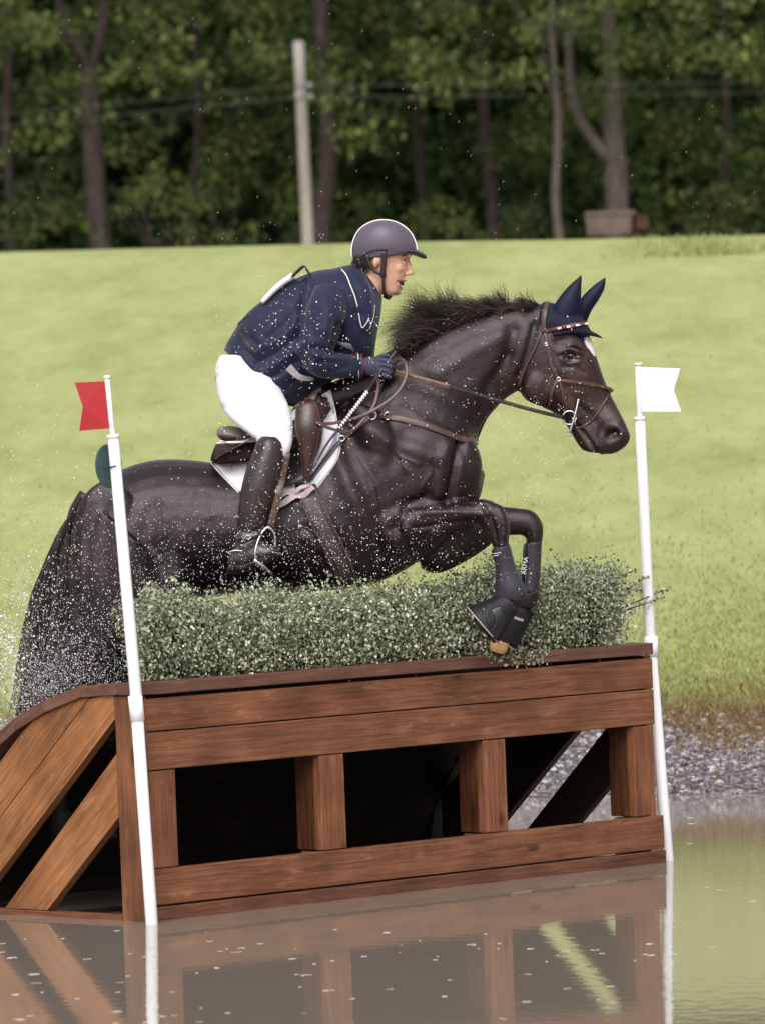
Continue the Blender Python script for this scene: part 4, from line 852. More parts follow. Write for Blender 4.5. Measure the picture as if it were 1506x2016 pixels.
e = bmesh.new(); loft(e, [S(425, 874, 414, 908, .15, HY, 2.6), S(440, 870, 428, 914, .19, HY, 2.6), S(470, 870, 466, 910, .205, HY, 2.6), S(510, 868, 512, 902, .20, HY, 2.6), S(560, 850, 570, 890, .19, HY), S(610, 795, 625, 850, .16, HY), S(640, 768, 655, 810, .13, HY)], nseg=24); link_mesh('fleece_half_pad', remesh(e, .008, 3), BRF, pad)
e = bmesh.new(); limb(e, [P(426, 873, HY-.15), P(440, 871, HY-.185), P(470, 870, HY-.20), P(508, 867, HY-.20)], [.005]*4, nseg=8); from_bm('piping', e, PIPE, pad)
e = bmesh.new(); surf_strap(e, bvp, [(612, 945), (655, 880), (664, 850)], .020, .002, .003); from_bm('quilted_band', e, mat('grey_blue_webbing', (.22, .21, .30), .7), pad)
sad = thing('saddle', P(550, 880, HY), 'brown leather jumping saddle with a maroon knee block', 'saddle')
MAR = noise_mat('maroon_leather', (.026, .009, .010), (.052, .018, .017), 20, .33, .2, 100, .5, dist=.002)
e = bmesh.new()
loft(e, [S(427, 846, 429, 862, .13, HY), S(442, 838, 444, 870, .165, HY), S(475, 842, 474, 876, .165, HY), S(510, 862, 508, 896, .12, HY), S(550, 852, 552, 892, .11, HY), S(586, 800, 596, 872, .10, HY), S(606, 768, 630, 825, .09, HY), S(622, 756, 644, 790, .07, HY), S(632, 756, 646, 778, .045, HY)], nseg=22)
seat = link_mesh('seat', remesh(e, .007, 6), noise_mat('pale_seat_leather', (.10, .07, .065), (.22, .18, .175), 14, .28, .2, 80, .6, dist=.003), sad); e = bmesh.new(); bvs = bvh_of(seat)  # pale grey-brown mottled leather over the whole seat
surf_strap(e, bvs, [(433, 868), (455, 871), (480, 868), (503, 862)], .008, .006, .002); from_bm('piping', e, PIPE, seat)
bvq = bvh_of(hbody, pad_o)
e = bmesh.new(); patch(e, bvq, [(566, 850), (550, 890), (545, 930), (556, 965)], [(632, 775), (642, 820), (634, 880), (598, 955)], 16, 14, off=.018, t=.010, mirror=HY); flap = from_bm('flap', e, BLK, sad)
for sg in (-1, 1):
    YK = HY+sg*.372; e = bmesh.new(); loft(e, [S(588, 790, 612, 784, .02, YK+sg*-.05), S(582, 800, 628, 794, .032, YK-sg*.03), S(580, 840, 632, 838, .034, YK), S(588, 880, 624, 885, .03, YK), S(594, 915, 616, 922, .024, YK), S(596, 940, 608, 945, .016, YK)], nseg=18); 
    kb = link_mesh('knee_block', remesh(e, .006, 5), MAR, sad)
    if sg < 0:
        e = bmesh.new(); surf_strap(e, bvh_of(kb), [(600, 784), (618, 790), (628, 815), (628, 850), (618, 900), (606, 940)], .005, .003, .001, Ydef=YK); from_bm('welt', e, LEA, kb)
e = bmesh.new(); patch(e, HB, [(582, 960), (600, 1010), (640, 1090), (668, 1150)], [(622, 955), (645, 1010), (680, 1080), (708, 1150)], 6, 16, off=.01, t=.010, mirror=HY); girth = from_bm('girth', e, noise_mat('girth_leather', (.05, .036, .034), (.085, .064, .06), 14, .5, .3, 80), sad)
bvg = bvh_of(girth); e = bmesh.new(); surf_strap(e, bvg, [(592, 975), (612, 1020), (650, 1090), (676, 1145)], .006, .004, .002, mirror=HY); surf_strap(e, bvg, [(618, 965), (640, 1012), (672, 1075), (700, 1142)], .006, .004, .002, mirror=HY); from_bm('girth_edging', e, BLK, girth)
e = bmesh.new(); surf_strap(e, bvq, [(548, 1000), (575, 985), (610, 968), (618, 962)], .028, .006, .03); surf_strap(e, bvq, [(552, 985), (580, 972), (612, 960)], .018, .005, .036); from_bm('keeper_strap', e, mat('pinkish_webbing', (.45, .36, .36), .7), sad)
for sg in (-1, 1):
    ys_ = HY+sg*.44
    e = bmesh.new(); L = cr([(566, 890), (556, 940), (544, 990), (531, 1042)], 4); pts = [P(x, y, ys_+(0 if i > 5 else -sg*.03)) for i, (x, y) in enumerate(L)]; strap(e, pts, [np.array([0, sg*1.0, 0])]*len(pts), .030, .006); from_bm('stirrup_leather', e, LEA, sad)
    e = bmesh.new(); pts = [P(x, y, ys_+sg*d) for x, y, d in ((503, 1100, .035), (503, 1085, .035), (509, 1062, .02), (518, 1046, .005), (527, 1039, 0), (537, 1046, -.005), (541, 1060, -.015), (541, 1080, -.02))]; limb(e, pts, [.0045, .005, .0055, .006, .0075, .0065, .006, .006], nseg=8, sub=4, flat=1.3)
    limb(e, [P(500, 1102, ys_+sg*.04), P(520, 1116, ys_+sg*.03), P(536, 1130, ys_+sg*-.01)], [.007, .0075, .007], nseg=8); limb(e, [P(508, 1098, ys_-sg*.06), P(543, 1082, ys_-sg*.03)], [.006, .006], nseg=8); from_bm('stirrup_iron', e, STEEL, sad)
    e = bmesh.new(); c_ = P(537, 1092, ys_)
# breastplate
bp = thing('breastplate', P(732, 820, HY-.27), 'brown leather breastplate with a steel ring on the shoulder', 'breastplate')
e = bmesh.new(); surf_strap(e, HB, [(734, 818), (790, 825), (850, 842), (900, 862), (938, 870)], .027, .005, .006, mirror=HY)
surf_strap(e, HB, [(731, 812), (742, 780), (752, 755), (756, 738)], .020, .005, .006, mirror=HY); surf_strap(e, HB, [(728, 824), (700, 846), (678, 866), (655, 890)], .017, .005, .006, mirror=HY); from_bm('strap', e, LEA, bp)
e = bmesh.new(); surf_strap(e, bvq, [(676, 862), (650, 895), (620, 935), (600, 958)], .017, .005, .010, mirror=HY); surf_strap(e, HB, [(737, 818), (765, 820)], .02, .005, .008); from_bm('strap', e, BLK, bp)
RX, RZ = np.array([1., 0, 0]), np.array([0, 0, 1.])
q, n_, ok = hit(HB, 731, 820, .014); e = bmesh.new(); ring_torus(e, q, RX, RZ, .019, .0035); from_bm('ring', e, STEEL, bp)
q, n_, ok = hit(HB, 763, 822, .016); e = bmesh.new(); ring_torus(e, q, RX, RZ, .016, .0035, arc=(1.2, 5.0)); from_bm('buckle', e, STEEL, bp)
q, n_, ok = hit(HB, 677, 866, .016); e = bmesh.new(); ring_torus(e, q, RX, RZ, .012, .004); from_bm('buckle', e, STEEL, bp)
# neck strap end across the chest
# bridle
br = thing('bridle', P(1098, 745, HY-.1), 'brown leather bridle with a clinchered browband and loose ring bit', 'bridle')
e = bmesh.new(); surf_strap(e, HBN, [(1078, 596), (1071, 622), (1071, 655)], .022, .005, .005, Ydef=HY-.09, mirror=HY); surf_strap(e, HBN, [(1072, 655), (1080, 690), (1086, 720), (1100, 748), (1108, 780), (1118, 806)], .013, .005, .005, Ydef=HY-.09, mirror=HY); from_bm('cheekpiece', e, LEA, br)
e = bmesh.new(); surf_strap(e, HBN, [(1066, 652), (1052, 688), (1032, 728), (1020, 762)], .011, .004, .005, Ydef=HY-.09, mirror=HY); from_bm('throatlash', e, LEA, br)
e = bmesh.new(); a = surf_strap(e, HBN, [(1072, 652), (1095, 646), (1125, 640), (1154, 637)], .016, .005, .006, Ydef=HY-.1, mirror=HY); bb_ = from_bm('browband', e, LEA, br)
e = bmesh.new(); e2 = bmesh.new()
bvb = bvh_of(bb_)
for i, x in enumerate(np.arange(1088, 1154, 9)):
    L = [(x, 648-(x-1088)*.165), (x+8, 646.7-(x-1088)*.165)]; surf_strap(e if i % 2 else e2, bvb, L, .009, .003, .002, sub=2, Ydef=HY-.1)
from_bm('clincher', e, mat('silver_clincher', (.75, .72, .72), .3, .5), bb_); from_bm('clincher', e2, mat('red_clincher', (.25, .02, .02), .3), bb_)
e = bmesh.new(); surf_strap(e, HBN, [(1098, 748), (1130, 752), (1165, 757), (1198, 765)], .016, .006, .005, Ydef=HY-.07, mirror=HY); limb(e, [P(1196, 764, HY-.04), P(1204, 768, HY), P(1196, 764, HY+.04)], [.009]*3, nseg=8); surf_strap(e, HBN, [(1096, 750), (1085, 775), (1080, 800)], .012, .005, .005, Ydef=HY-.07); from_bm('noseband', e, LEA, br)
e = bmesh.new(); surf_strap(e, HBN, [(1202, 770), (1184, 800), (1164, 828), (1142, 842), (1132, 840)], .010, .004, .005, Ydef=HY-.06, mirror=HY); from_bm('flash_strap', e, LEA, br)
for sg in (-1, 1):
    q = P(1124, 822, HY+sg*.072); e = bmesh.new(); ring_torus(e, q+np.array([-.008, 0, 0]), RX, RZ, .030, .0035); limb(e, [P(1138, 788, HY+sg*.074), P(1132, 815, HY+sg*.078), P(1120, 856, HY+sg*.076)], [.0045, .0055, .0045], nseg=8); ball(e, P(1138, 788, HY+sg*.074), (.007,)*3); ball(e, P(1120, 856, HY+sg*.076), (.007,)*3); from_bm('bit_ring', e, STEEL, br)
q, n_, ok = hit(HBN, 1099, 746, .009); e = bmesh.new(); ring_torus(e, q, RX, RZ, .008, .003); from_bm('buckle', e, STEEL, br)
q, n_, ok = hit(HBN, 1075, 678, .009); e = bmesh.new(); ring_torus(e, q, RX, RZ, .006, .003); from_bm('buckle', e, STEEL, br)
RH = HY-.14
e = bmesh.new(); L = [(1112, 822, -.075), (1060, 810, -.13), (980, 788, -.16), (888, 762, -.22), (850, 752, -.22), (800, 738, -.20), (778, 732, -.17)]; pts = cr([P(x, y, HY+d) for x, y, d in L], 5); strap(e, pts, [np.array([0, -1., .15])]*len(pts), .017, .005); rein = from_bm('rein', e, BLK, br)
e = bmesh.new(); pts = cr([P(x, y, HY+d-.006) for x, y, d in L[3:]], 5); strap(e, pts, [np.array([0, -1., .15])]*len(pts), .024, .006); pts2 = pts+np.array([0, -.004, 0]); strap(e, pts2, [np.array([0, -1., .15])]*len(pts), .004, .007); from_bm('rein_grip', e, TAN, rein)
e = bmesh.new(); pts = cr([P(x, y, 2*HY-(HY+d)) for x, y, d in L], 5); strap(e, pts, [np.array([0, 1., .15])]*len(pts), .017, .005); from_bm('rein', e, BLK, br)
e = bmesh.new(); L2 = [(772, 712, -.15), (788, 706, -.19), (799, 716, -.22), (800, 740, -.25), (786, 768, -.27), (760, 792, -.29), (720, 815, -.31), (680, 828, -.345), (645, 834, -.37), (622, 832, -.40)]; pts = cr([P(x, y, HY+d) for x, y, d in L2], 4); strap(e, pts, [np.array([0, -1., .3])]*len(pts), .014, .005); from_bm('rein_loop', e, LEA, br)
e = bmesh.new(); L2 = [(622, 832, -.40), (650, 843, -.375), (678, 850, -.36), (700, 842, -.33), (735, 800, -.29), (744, 765, -.25), (745, 745, -.2)]; pts = cr([P(x, y, HY+d) for x, y, d in L2], 4); strap(e, pts, [np.array([0, -1., .3])]*len(pts), .013, .005); from_bm('rein_loop', e, LEA, br)
# whip
wp = thing('riding_whip', P(745, 740, HY-.16), 'black riding whip with white braided shaft held in the gloved hand', 'whip')
e = bmesh.new(); limb(e, [P(783, 684, HY-.13), P(779, 692, HY-.13), P(768, 706, HY-.14), P(742, 742, HY-.18), P(722, 772, HY-.26)], [.017, .011, .010, .011, .009], nseg=12); ball(e, P(782, 685, HY-.13), (.020, .020, .009), .6); from_bm('handle', e, mat('black_rubber', (.012, .013, .012), .45), wp)
e = bmesh.new(); A_, B_ = P(722, 772, HY-.26), P(668, 842, HY-.39)
for i in range(15):
    t = i/14; ball(e, A_+(B_-A_)*t, (.0078-.002*t, .0078-.002*t, .0095-.002*t), -.65, 10)
from_bm('braided_shaft', e, mat('white_braid', (.75, .73, .76), .5), wp)
e = bmesh.new(); limb(e, [B_, P(640, 880, HY-.41), P(602, 950, HY-.44)], [.006, .005, .0035], nseg=8); from_bm('shaft', e, mat('navy_shaft', (.02, .02, .05), .4), wp)
# ================================================================ RIDER
SKIN = noise_mat('skin', (.54, .30, .215), (.62, .35, .26), 20, .5, .15, 60, .4, dist=.002); bsdf(SKIN).inputs['Subsurface Weight'].default_value = .12; bsdf(SKIN).inputs['Subsurface Radius'].default_value = (.01, .004, .003); bsdf(SKIN).inputs['Subsurface Scale'].default_value = .5
NAVY = noise_mat('navy_softshell', (.006, .008, .030), (.010, .013, .044), 10, .62, .35, 26, .25, dist=.006); bsdf(NAVY).inputs['Sheen Weight'].default_value = .15
WBR = noise_mat('white_breeches', (.68, .68, .73), (.75, .75, .79), 5, .75, .2, 12, .2, dist=.004)
BOOTM = noise_mat('wet_boot_leather', (.015, .009, .009), (.034, .022, .021), 12, .33, .3, 60, .5, dist=.003)
HELM = noise_mat('helmet_shell', (.085, .070, .098), (.10, .082, .112), 4, .42, .05, 90, .4)
GLV = noise_mat('glove', (.030, .026, .055), (.055, .048, .085), 30, .6, .6, 70, .3, dist=.003)
SIL = mat('silver_trim', (.8, .8, .82), .3, .5); HAIRB = mat('brown_hair', (.02, .012, .009), .5)
rider = thing('person', P(560, 860, HY), 'rider in navy jacket, white breeches and helmet crouched forward over the saddle', 'person')
b = bmesh.new()
# head
loft(b, [S(800, 470, 705, 475, .068, HY), S(806, 492, 700, 495, .077, HY), S(806, 506, 704, 512, .078, HY), S(802, 518, 712, 524, .074, HY), S(801, 532, 722, 534, .070, HY), S(797, 546, 732, 546, .064, HY), S(792, 560, 742, 560, .056, HY), S(787, 573, 750, 574, .045, HY), S(779, 581, 758, 582, .028, HY)], nseg=22)
limb(b, [P(802, 508, HY), P(806, 524, HY), P(809.5, 535, HY), P(808, 539, HY)], [.008, .011, .013, .011])             # nose
for sg in (-1, 1): ball(b, P(803, 539, HY+sg*.013), (.013, .009, .009)); ball(b, P(780, 526, HY+sg*.046), (.030, .018, .026), .5)
ball(b, P(797, 551, HY), (.011, .024, .007), .2); ball(b, P(788, 567, HY), (.011, .021, .008), -.2); ball(b, P(782, 574, HY), (.018, .022, .015)); limb(b, [P(803, 502, HY-.05), P(806, 500, HY), P(803, 502, HY+.05)], [.010, .012, .010])
for sg in (-1, 1): ball(b, P(742, 514, HY+sg*.080), (.018, .014, .030), .25)
limb(b, [P(745, 545, HY), P(722, 575, HY), P(700, 610, HY)], [.060, .060, .068], nseg=16)
# torso, arms and legs under the clothes
loft(b, [S(440, 720, 545, 790, .13, HY), S(480, 690, 590, 760, .13, HY), S(530, 640, 640, 730, .13, HY), S(590, 585, 700, 700, .15, HY), S(650, 550, 735, 640, .155, HY), S(700, 545, 742, 600, .08, HY)], nseg=18)
for sg in (-1, 1):
    limb(b, [P(655, 595, HY+sg*.14), P(635, 650, HY+sg*.21), P(622, 703, HY+sg*.25), P(670, 720, HY+sg*.19), P(715, 722, HY+sg*.14)], [.05, .042, .032, .030, .026])
    limb(b, [P(485, 770, HY+sg*.10), P(515, 822, HY+sg*.22), P(548, 868, HY+sg*.34), P(520, 940, HY+sg*.40), P(492, 1040, HY+sg*.42), P(480, 1085, HY+sg*.42), P(530, 1090, HY+sg*.42)], [.075, .06, .038, .045, .036, .03, .025])
me = remesh(b, .0042, smooth=3)
sculpt(me, [([(795, 512)], 5.0, -.008), ([(788, 503), (797, 501), (804, 503)], 3.2, .003), ([(787, 517), (796, 519)], 3.5, .0025), ([(784, 555), (792, 556.5), (798, 557)], 2.6, -.010), ([(790, 541), (786, 548)], 3.5, -.0004),
            ([(791, 571)], 3, -.003), ([(768, 520), (772, 545), (776, 565)], 7, -.003), ([(743, 506), (746, 515), (744, 524)], 3.2, -.006), ([(803, 540)], 2.2, -.004)], HY)
rbody = link_mesh('body', me, SKIN, rider); RB = bvh_of(rbody)
e = bmesh.new(); q, n_, ok = hit(RB, 796.5, 511.5, -.002); ball(e, q, (.0065, .005, .0048)); from_bm('eye', e, mat('dark_eye', (.03, .015, .01), .1, .8), rider)
e = bmesh.new(); q2 = q.copy(); q2[1] = 2*HY-q2[1]; ball(e, q2, (.0065, .005, .0048)); from_bm('eye', e, mat('dark_eye', (.03, .015, .01), .1, .8), rider)
e = bmesh.new(); surf_strap(e, RB, [(790, 503.5), (797, 501.5), (803, 502.5)], .0045, .002, .0008, Ydef=HY-.05); from_bm('eyebrow', e, HAIRB, rider)
LIP = mat('lip', (.40, .13, .11), .4); e = bmesh.new(); surf_strap(e, RB, [(786, 554), (793, 552.5), (800, 551.5)], .006, .002, .0003, Ydef=HY-.03); surf_strap(e, RB, [(784, 560), (788, 564.5), (792, 566)], .007, .002, .0003, Ydef=HY-.03); from_bm('lips', e, LIP, rider)
e = bmesh.new(); surf_strap(e, RB, [(785, 556.5), (790, 558), (795.5, 557.5)], .015, .0014, -.0002, Ydef=HY-.03); mo = from_bm('mouth', e, mat('mouth_inside', (.03, .006, .006), .5), rider)
e = bmesh.new(); surf_strap(e, RB, [(788.5, 562.3), (792.5, 563)], .0035, .0015, .0012, Ydef=HY-.03); from_bm('teeth', e, SIL, rider)
# hair
n = 900; rx = rng.uniform(696, 727, n); ry = 508+rng.uniform(-6, 12, n); sgn = rng.choice([-1, 1], n); yd = HY+sgn*rng.uniform(.03, .078, n)
roots = PP(rx, ry, yd); st_ = []; dx = rng.normal(3, 4, n); dyy = rng.uniform(4, 13, n)
for s in (.35, .7, 1): st_.append(PP(rx+dx*s+6*s*s*np.sin(rx), ry+dyy*s, yd+sgn*.006*s))
strands('hair', roots, st_, rng.uniform(.0015, .003, n), HAIRB, rider)
e = bmesh.new(); loft(e, [S(736, 496, 730, 520, .076, HY), S(716, 498, 718, 533, .076, HY), S(700, 500, 704, 522, .055, HY)], nseg=16); link_mesh('hair_base', remesh(e, .005, 3), HAIRB, rider)
# helmet
e = bmesh.new()
loft(e, [S(697, 513, 820, 498, .094, HY), S(693, 500, 822, 492, .102, HY), S(694, 480, 819, 476, .106, HY), S(701, 461, 810, 459, .099, HY), S(714, 446, 795, 445, .082, HY), S(732, 436.5, 778, 436, .055, HY), S(745, 433.5, 765, 433, .025, HY)], nseg=36, sub=6)
me = remesh(e, .0045, 5)
sculpt(me, [([(735, 500), (755, 492), (775, 496), (800, 502)], 4, -.002)], HY); hel = link_mesh('helmet', me, HELM, rider); HV = bvh_of(hel)
e = bmesh.new(); loft(e, [S(802, 486, 800, 500, .080, HY), S(815, 489, 814, 502, .076, HY), S(828, 494, 827, 507, .062, HY), S(837, 500, 836, 509, .040, HY), S(841, 504, 840, 508, .012, HY)], nseg=20); link_mesh('brim', remesh(e, .004, 4), mat('brim_black', (.03, .026, .034), .4), hel)
tp = [(693.5, 508), (694, 485), (701, 463), (714, 447), (733, 437), (755, 433.5), (776, 436.5), (795, 446), (809, 460), (817, 477), (820, 493)]
L = cr([P(x, y, HY) for x, y in tp], 4); cc = P(757, 500, HY); e = bmesh.new()
for off in (-.024, .010):
    nr = L-cc; nr /= np.linalg.norm(nr, axis=1)[:, None]; strap(e, L+nr*.003+np.array([0, off, 0]), nr, .010, .005)
from_bm('stripe', e, SIL, hel)
e = bmesh.new(); HR = bvh_of(rbody, hel)
surf_strap(e, HR, [(697, 513), (712, 505), (728, 494), (745, 490), (762, 492)], .005, .004, .003, Ydef=HY-.09); from_bm('lower_trim', e, BLK, hel)
e = bmesh.new(); pts = cr([P(x, y, HY-d) for x, y, d in ((757, 493, .098), (756, 515, .094), (754, 535, .088), (755, 545, .082))], 4); strap(e, pts, [np.array([0, -1., 0])]*len(pts), .024, .008)
pts = cr([P(x, y, HY-d) for x, y, d in ((722, 500, .088), (728, 520, .088), (738, 534, .086), (752, 541, .084))], 4); strap(e, pts, [np.array([0, -1., 0])]*len(pts), .013, .006)
pts = cr([P(x, y, HY-d) for x, y, d in ((755, 540, .080), (755, 560, .072), (757, 577, .055), (763, 586, .03), (768, 587, 0))], 4); strap(e, pts, [np.array([-.1, -1., -.2])]*len(pts), .013, .005); L_ = pts.copy(); L_[:, 1] = 2*HY-L_[:, 1]; strap(e, L_, [np.array([-.1, 1., -.2])]*len(pts), .013, .005)
ball(e, P(763, 583, HY), (.020, .03, .011)); from_bm('chin_harness', e, BLK, hel)

# jacket
b = bmesh.new()
loft(b, [S(440, 688, 562, 798, .150, HY), S(454, 662, 592, 800, .168, HY), S(486, 616, 620, 778, .172, HY), S(531, 581, 652, 752, .175, HY), S(576, 551, 696, 724, .188, HY), S(620, 533, 732, 700, .205, HY), S(655, 528, 744, 650, .205, HY), S(685, 521, 750, 615, .155, HY), S(705, 522, 752, 592, .10, HY), S(716, 528, 752, 583, .078, HY)], nseg=30, sub=5)
# near arm
limb(b, [P(655, 585, HY-.14), P(640, 620, HY-.21), P(627, 665, HY-.25), P(613, 705, HY-.275)], [.085, .092, .085, .068], nseg=18)
limb(b, [P(615, 700, HY-.275), P(640, 716, HY-.25), P(672, 720, HY-.20), P(705, 720, HY-.15)], [.068, .066, .056, .046], nseg=18)
# far arm
limb(b, [P(700, 590, HY+.13), P(705, 640, HY+.22), P(710, 690, HY+.26)], [.085, .085, .066], nseg=18); limb(b, [P(708, 688, HY+.26), P(715, 720, HY+.20), P(722, 745, HY+.13)], [.066, .055, .045], nseg=18)
me = remesh(b, .0065, smooth=5)
sculpt(me, [([(600, 560), (592, 610), (588, 660)], 7, -0.0243), ([(668, 640), (660, 680), (655, 690)], 9, -0.0297), ([(590, 735), (560, 770)], 8, -0.0081),
    ([(598, 690), (620, 684), (645, 690)], 6, -0.0121), ([(596, 705), (622, 700), (648, 706)], 6, 0.0095), ([(602, 722), (630, 712), (660, 712)], 5, -0.0081), ([(640, 735), (680, 722)], 5, -0.0068), ([(660, 706), (690, 708)], 4, 0.0054), ([(668, 735), (695, 728)], 4, 0.0054),
    ([(590, 600), (560, 640), (530, 665)], 9, -0.0095), ([(585, 640), (540, 672), (505, 690)], 7, 0.0095), ([(585, 665), (545, 695), (510, 712)], 8, -0.0121), ([(583, 690), (545, 715), (520, 730)], 7, 0.0095), ([(584, 712), (552, 735), (530, 745)], 6, -0.0108),
    ([(480, 655), (520, 690)], 6, -0.0068), ([(460, 690), (500, 725), (545, 750)], 8, 0.0081), ([(560, 600), (530, 625), (495, 650)], 10, 0.0068), ([(620, 560), (640, 600), (640, 650)], 12, 0.0081), ([(690, 545), (705, 580), (715, 620)], 9, -0.0108),
    ([(720, 560), (728, 600), (722, 650)], 8, 0.0081), ([(700, 620), (712, 660), (700, 690)], 8, -0.0135), ([(718, 532), (738, 575)], 4, -0.0054), ([(610, 620), (618, 660)], 8, -0.0068), ([(650, 610), (640, 650)], 7, 0.0068), ([(575, 745), (600, 720)], 5, 0.0081)], HY)
jac = link_mesh('jacket', me, NAVY, rider); JB = bvh_of(jac)
e = bmesh.new(); surf_strap(e, JB, [(664, 524), (680, 538), (690, 562), (698, 582), (704, 604)], .006, .003, .001); from_bm('piping', e, PIPE, jac)
e = bmesh.new(); surf_strap(e, JB, [(706, 616), (710, 636), (714, 645), (722, 635), (727, 626)], .0045, .003, .001); surf_strap(e, JB, [(738, 600), (735, 625), (727, 648)], .003, .002, .001); from_bm('chest_cord', e, PIPE, jac)
MRN = mat('maroon_band', (.10, .012, .03), .6)
def cuff(x, w_, m):
    e = bmesh.new(); c = P(x, 720.5, HY-.15-(705-x)*.0016); ang = .02; r1 = .053
    pts = [c+np.array([.12*math.cos(a)*r1*0, math.sin(a)*r1, math.cos(a)*r1]) for a in np.linspace(0, 2*math.pi, 33)]; nr = [p-c for p in pts]; strap(e, pts, nr, w_, .005); return from_bm('cuff_band', e, m, jac)
cuff(694, .010, MRN); cuff(701.5, .007, NAVY); cuff(706, .004, SIL); cuff(712, .012, MRN)
e = bmesh.new(); surf_strap(e, JB, [(604, 546), (560, 567), (512, 600), (470, 638)], .016, .006, .002, Ydef=HY-.02); surf_strap(e, JB, [(472, 652), (480, 668), (492, 685), (504, 698)], .022, .004, .002); from_bm('bib_strap', e, BLK, rider)
# loose white number bib bulging off the back
e = bmesh.new(); prof_t = [(514, 592), (535, 569), (553, 553), (575, 538)]; prof_b = [(518, 598), (540, 576), (559, 560), (581, 546)]
T_ = cr(prof_t, 5); B_ = cr(prof_b, 5); rows = []
for (x, y), (x2, y2) in zip(T_, B_):
    rows.append([e.verts.new(P(x2, y2, HY-.09)), e.verts.new(P(x, y, HY-.10)), e.verts.new(P(x-1, y-1, HY)), e.verts.new(P(x, y, HY+.10)), e.verts.new(P(x2, y2, HY+.115)), e.verts.new(P(x2, y2+4, HY))])
for a, b_ in zip(rows, rows[1:]):
    for k in range(6): e.faces.new((a[k], a[(k+1) % 6], b_[(k+1) % 6], b_[k]))
e.faces.new(rows[0]); e.faces.new(rows[-1][::-1]); bib = from_bm('number_bib', e, mat('white_bib', (.8, .8, .82), .6), rider)
e = bmesh.new(); pts = cr([P(x, y, HY-.10) for x, y in ((574, 544), (584, 534), (597, 523), (604, 530), (612, 542))], 3); limb(e, pts, [.005]*len(pts), nseg=8, sub=1, flat=3); pts2 = pts.copy(); pts2[:, 1] = 2*HY-pts2[:, 1]; limb(e, pts2, [.005]*len(pts), nseg=8, sub=1, flat=3); from_bm('shoulder_clip', e, BLK, bib)
# grey lining tabs of the body protector
TAB = mat('grey_mesh_tab', (.23, .20, .22), .7); e = bmesh.new(); patch(e, JB, [(652, 668), (656, 674)], [(690, 676), (698, 690)], 6, 3, off=.002, t=.004, Ydef=HY-.2); from_bm('vest_tab', e, TAB, rider)
e = bmesh.new(); pts = [P(568, 722, HY-.21), P(590, 742, HY-.23), P(618, 746, HY-.22)]; strap(e, cr(pts, 4), [np.array([0, -1., 0])]*9, np.linspace(.035, .018, 9), .004); from_bm('vest_tab', e, TAB, rider)
# breeches
b = bmesh.new()
loft(b, [S(432, 698, 545, 700, .145, HY), S(423, 730, 560, 760, .172, HY), S(428, 765, 560, 812, .178, HY), S(455, 800, 545, 850, .15, HY)], nseg=24)
for sg in (-1, 1):
    loft(b, [S(424, 728, 540, 735, .11, HY+sg*.09), S(428, 780, 556, 770, .115, HY+sg*.13), S(448, 820, 570, 802, .110, HY+sg*.20), S(478, 846, 577, 835, .095, HY+sg*.28), S(506, 866, 577, 866, .078, HY+sg*.34), S(532, 888, 571, 890, .055, HY+sg*.37), S(550, 902, 563, 903, .03, HY+sg*.38)], nseg=22)
    loft(b, [S(510, 858, 560, 862, .06, HY+sg*.36), S(500, 885, 545, 890, .05, HY+sg*.38), S(492, 930, 530, 935, .045, HY+sg*.40)], nseg=16)
me = remesh(b, .007, smooth=7)
sculpt(me, [([(436, 705), (470, 735), (520, 752)], 6, -.005), ([(455, 720), (475, 760)], 8, -.004), ([(520, 800), (555, 850), (565, 890)], 7, -.003), ([(540, 850), (572, 860)], 4, -.003), ([(430, 740), (460, 750)], 5, -.003), ([(520, 870), (545, 860), (570, 850)], 4, -.004), ([(515, 855), (540, 842), (572, 835)], 4, .003), ([(500, 760), (530, 775), (556, 790)], 6, -.004), ([(480, 765), (520, 790), (560, 812)], 7, .003), ([(440, 800), (470, 815), (500, 850)], 5, -.003)], HY)
bre = link_mesh('breeches', me, WBR, rider)
e = bmesh.new(); surf_strap(e, bvh_of(bre), [(434, 712), (428, 732), (424, 748)], .004, .002, .001); from_bm('waist_seam', e, mat('breeches_seam', (.45, .45, .5), .8), bre)
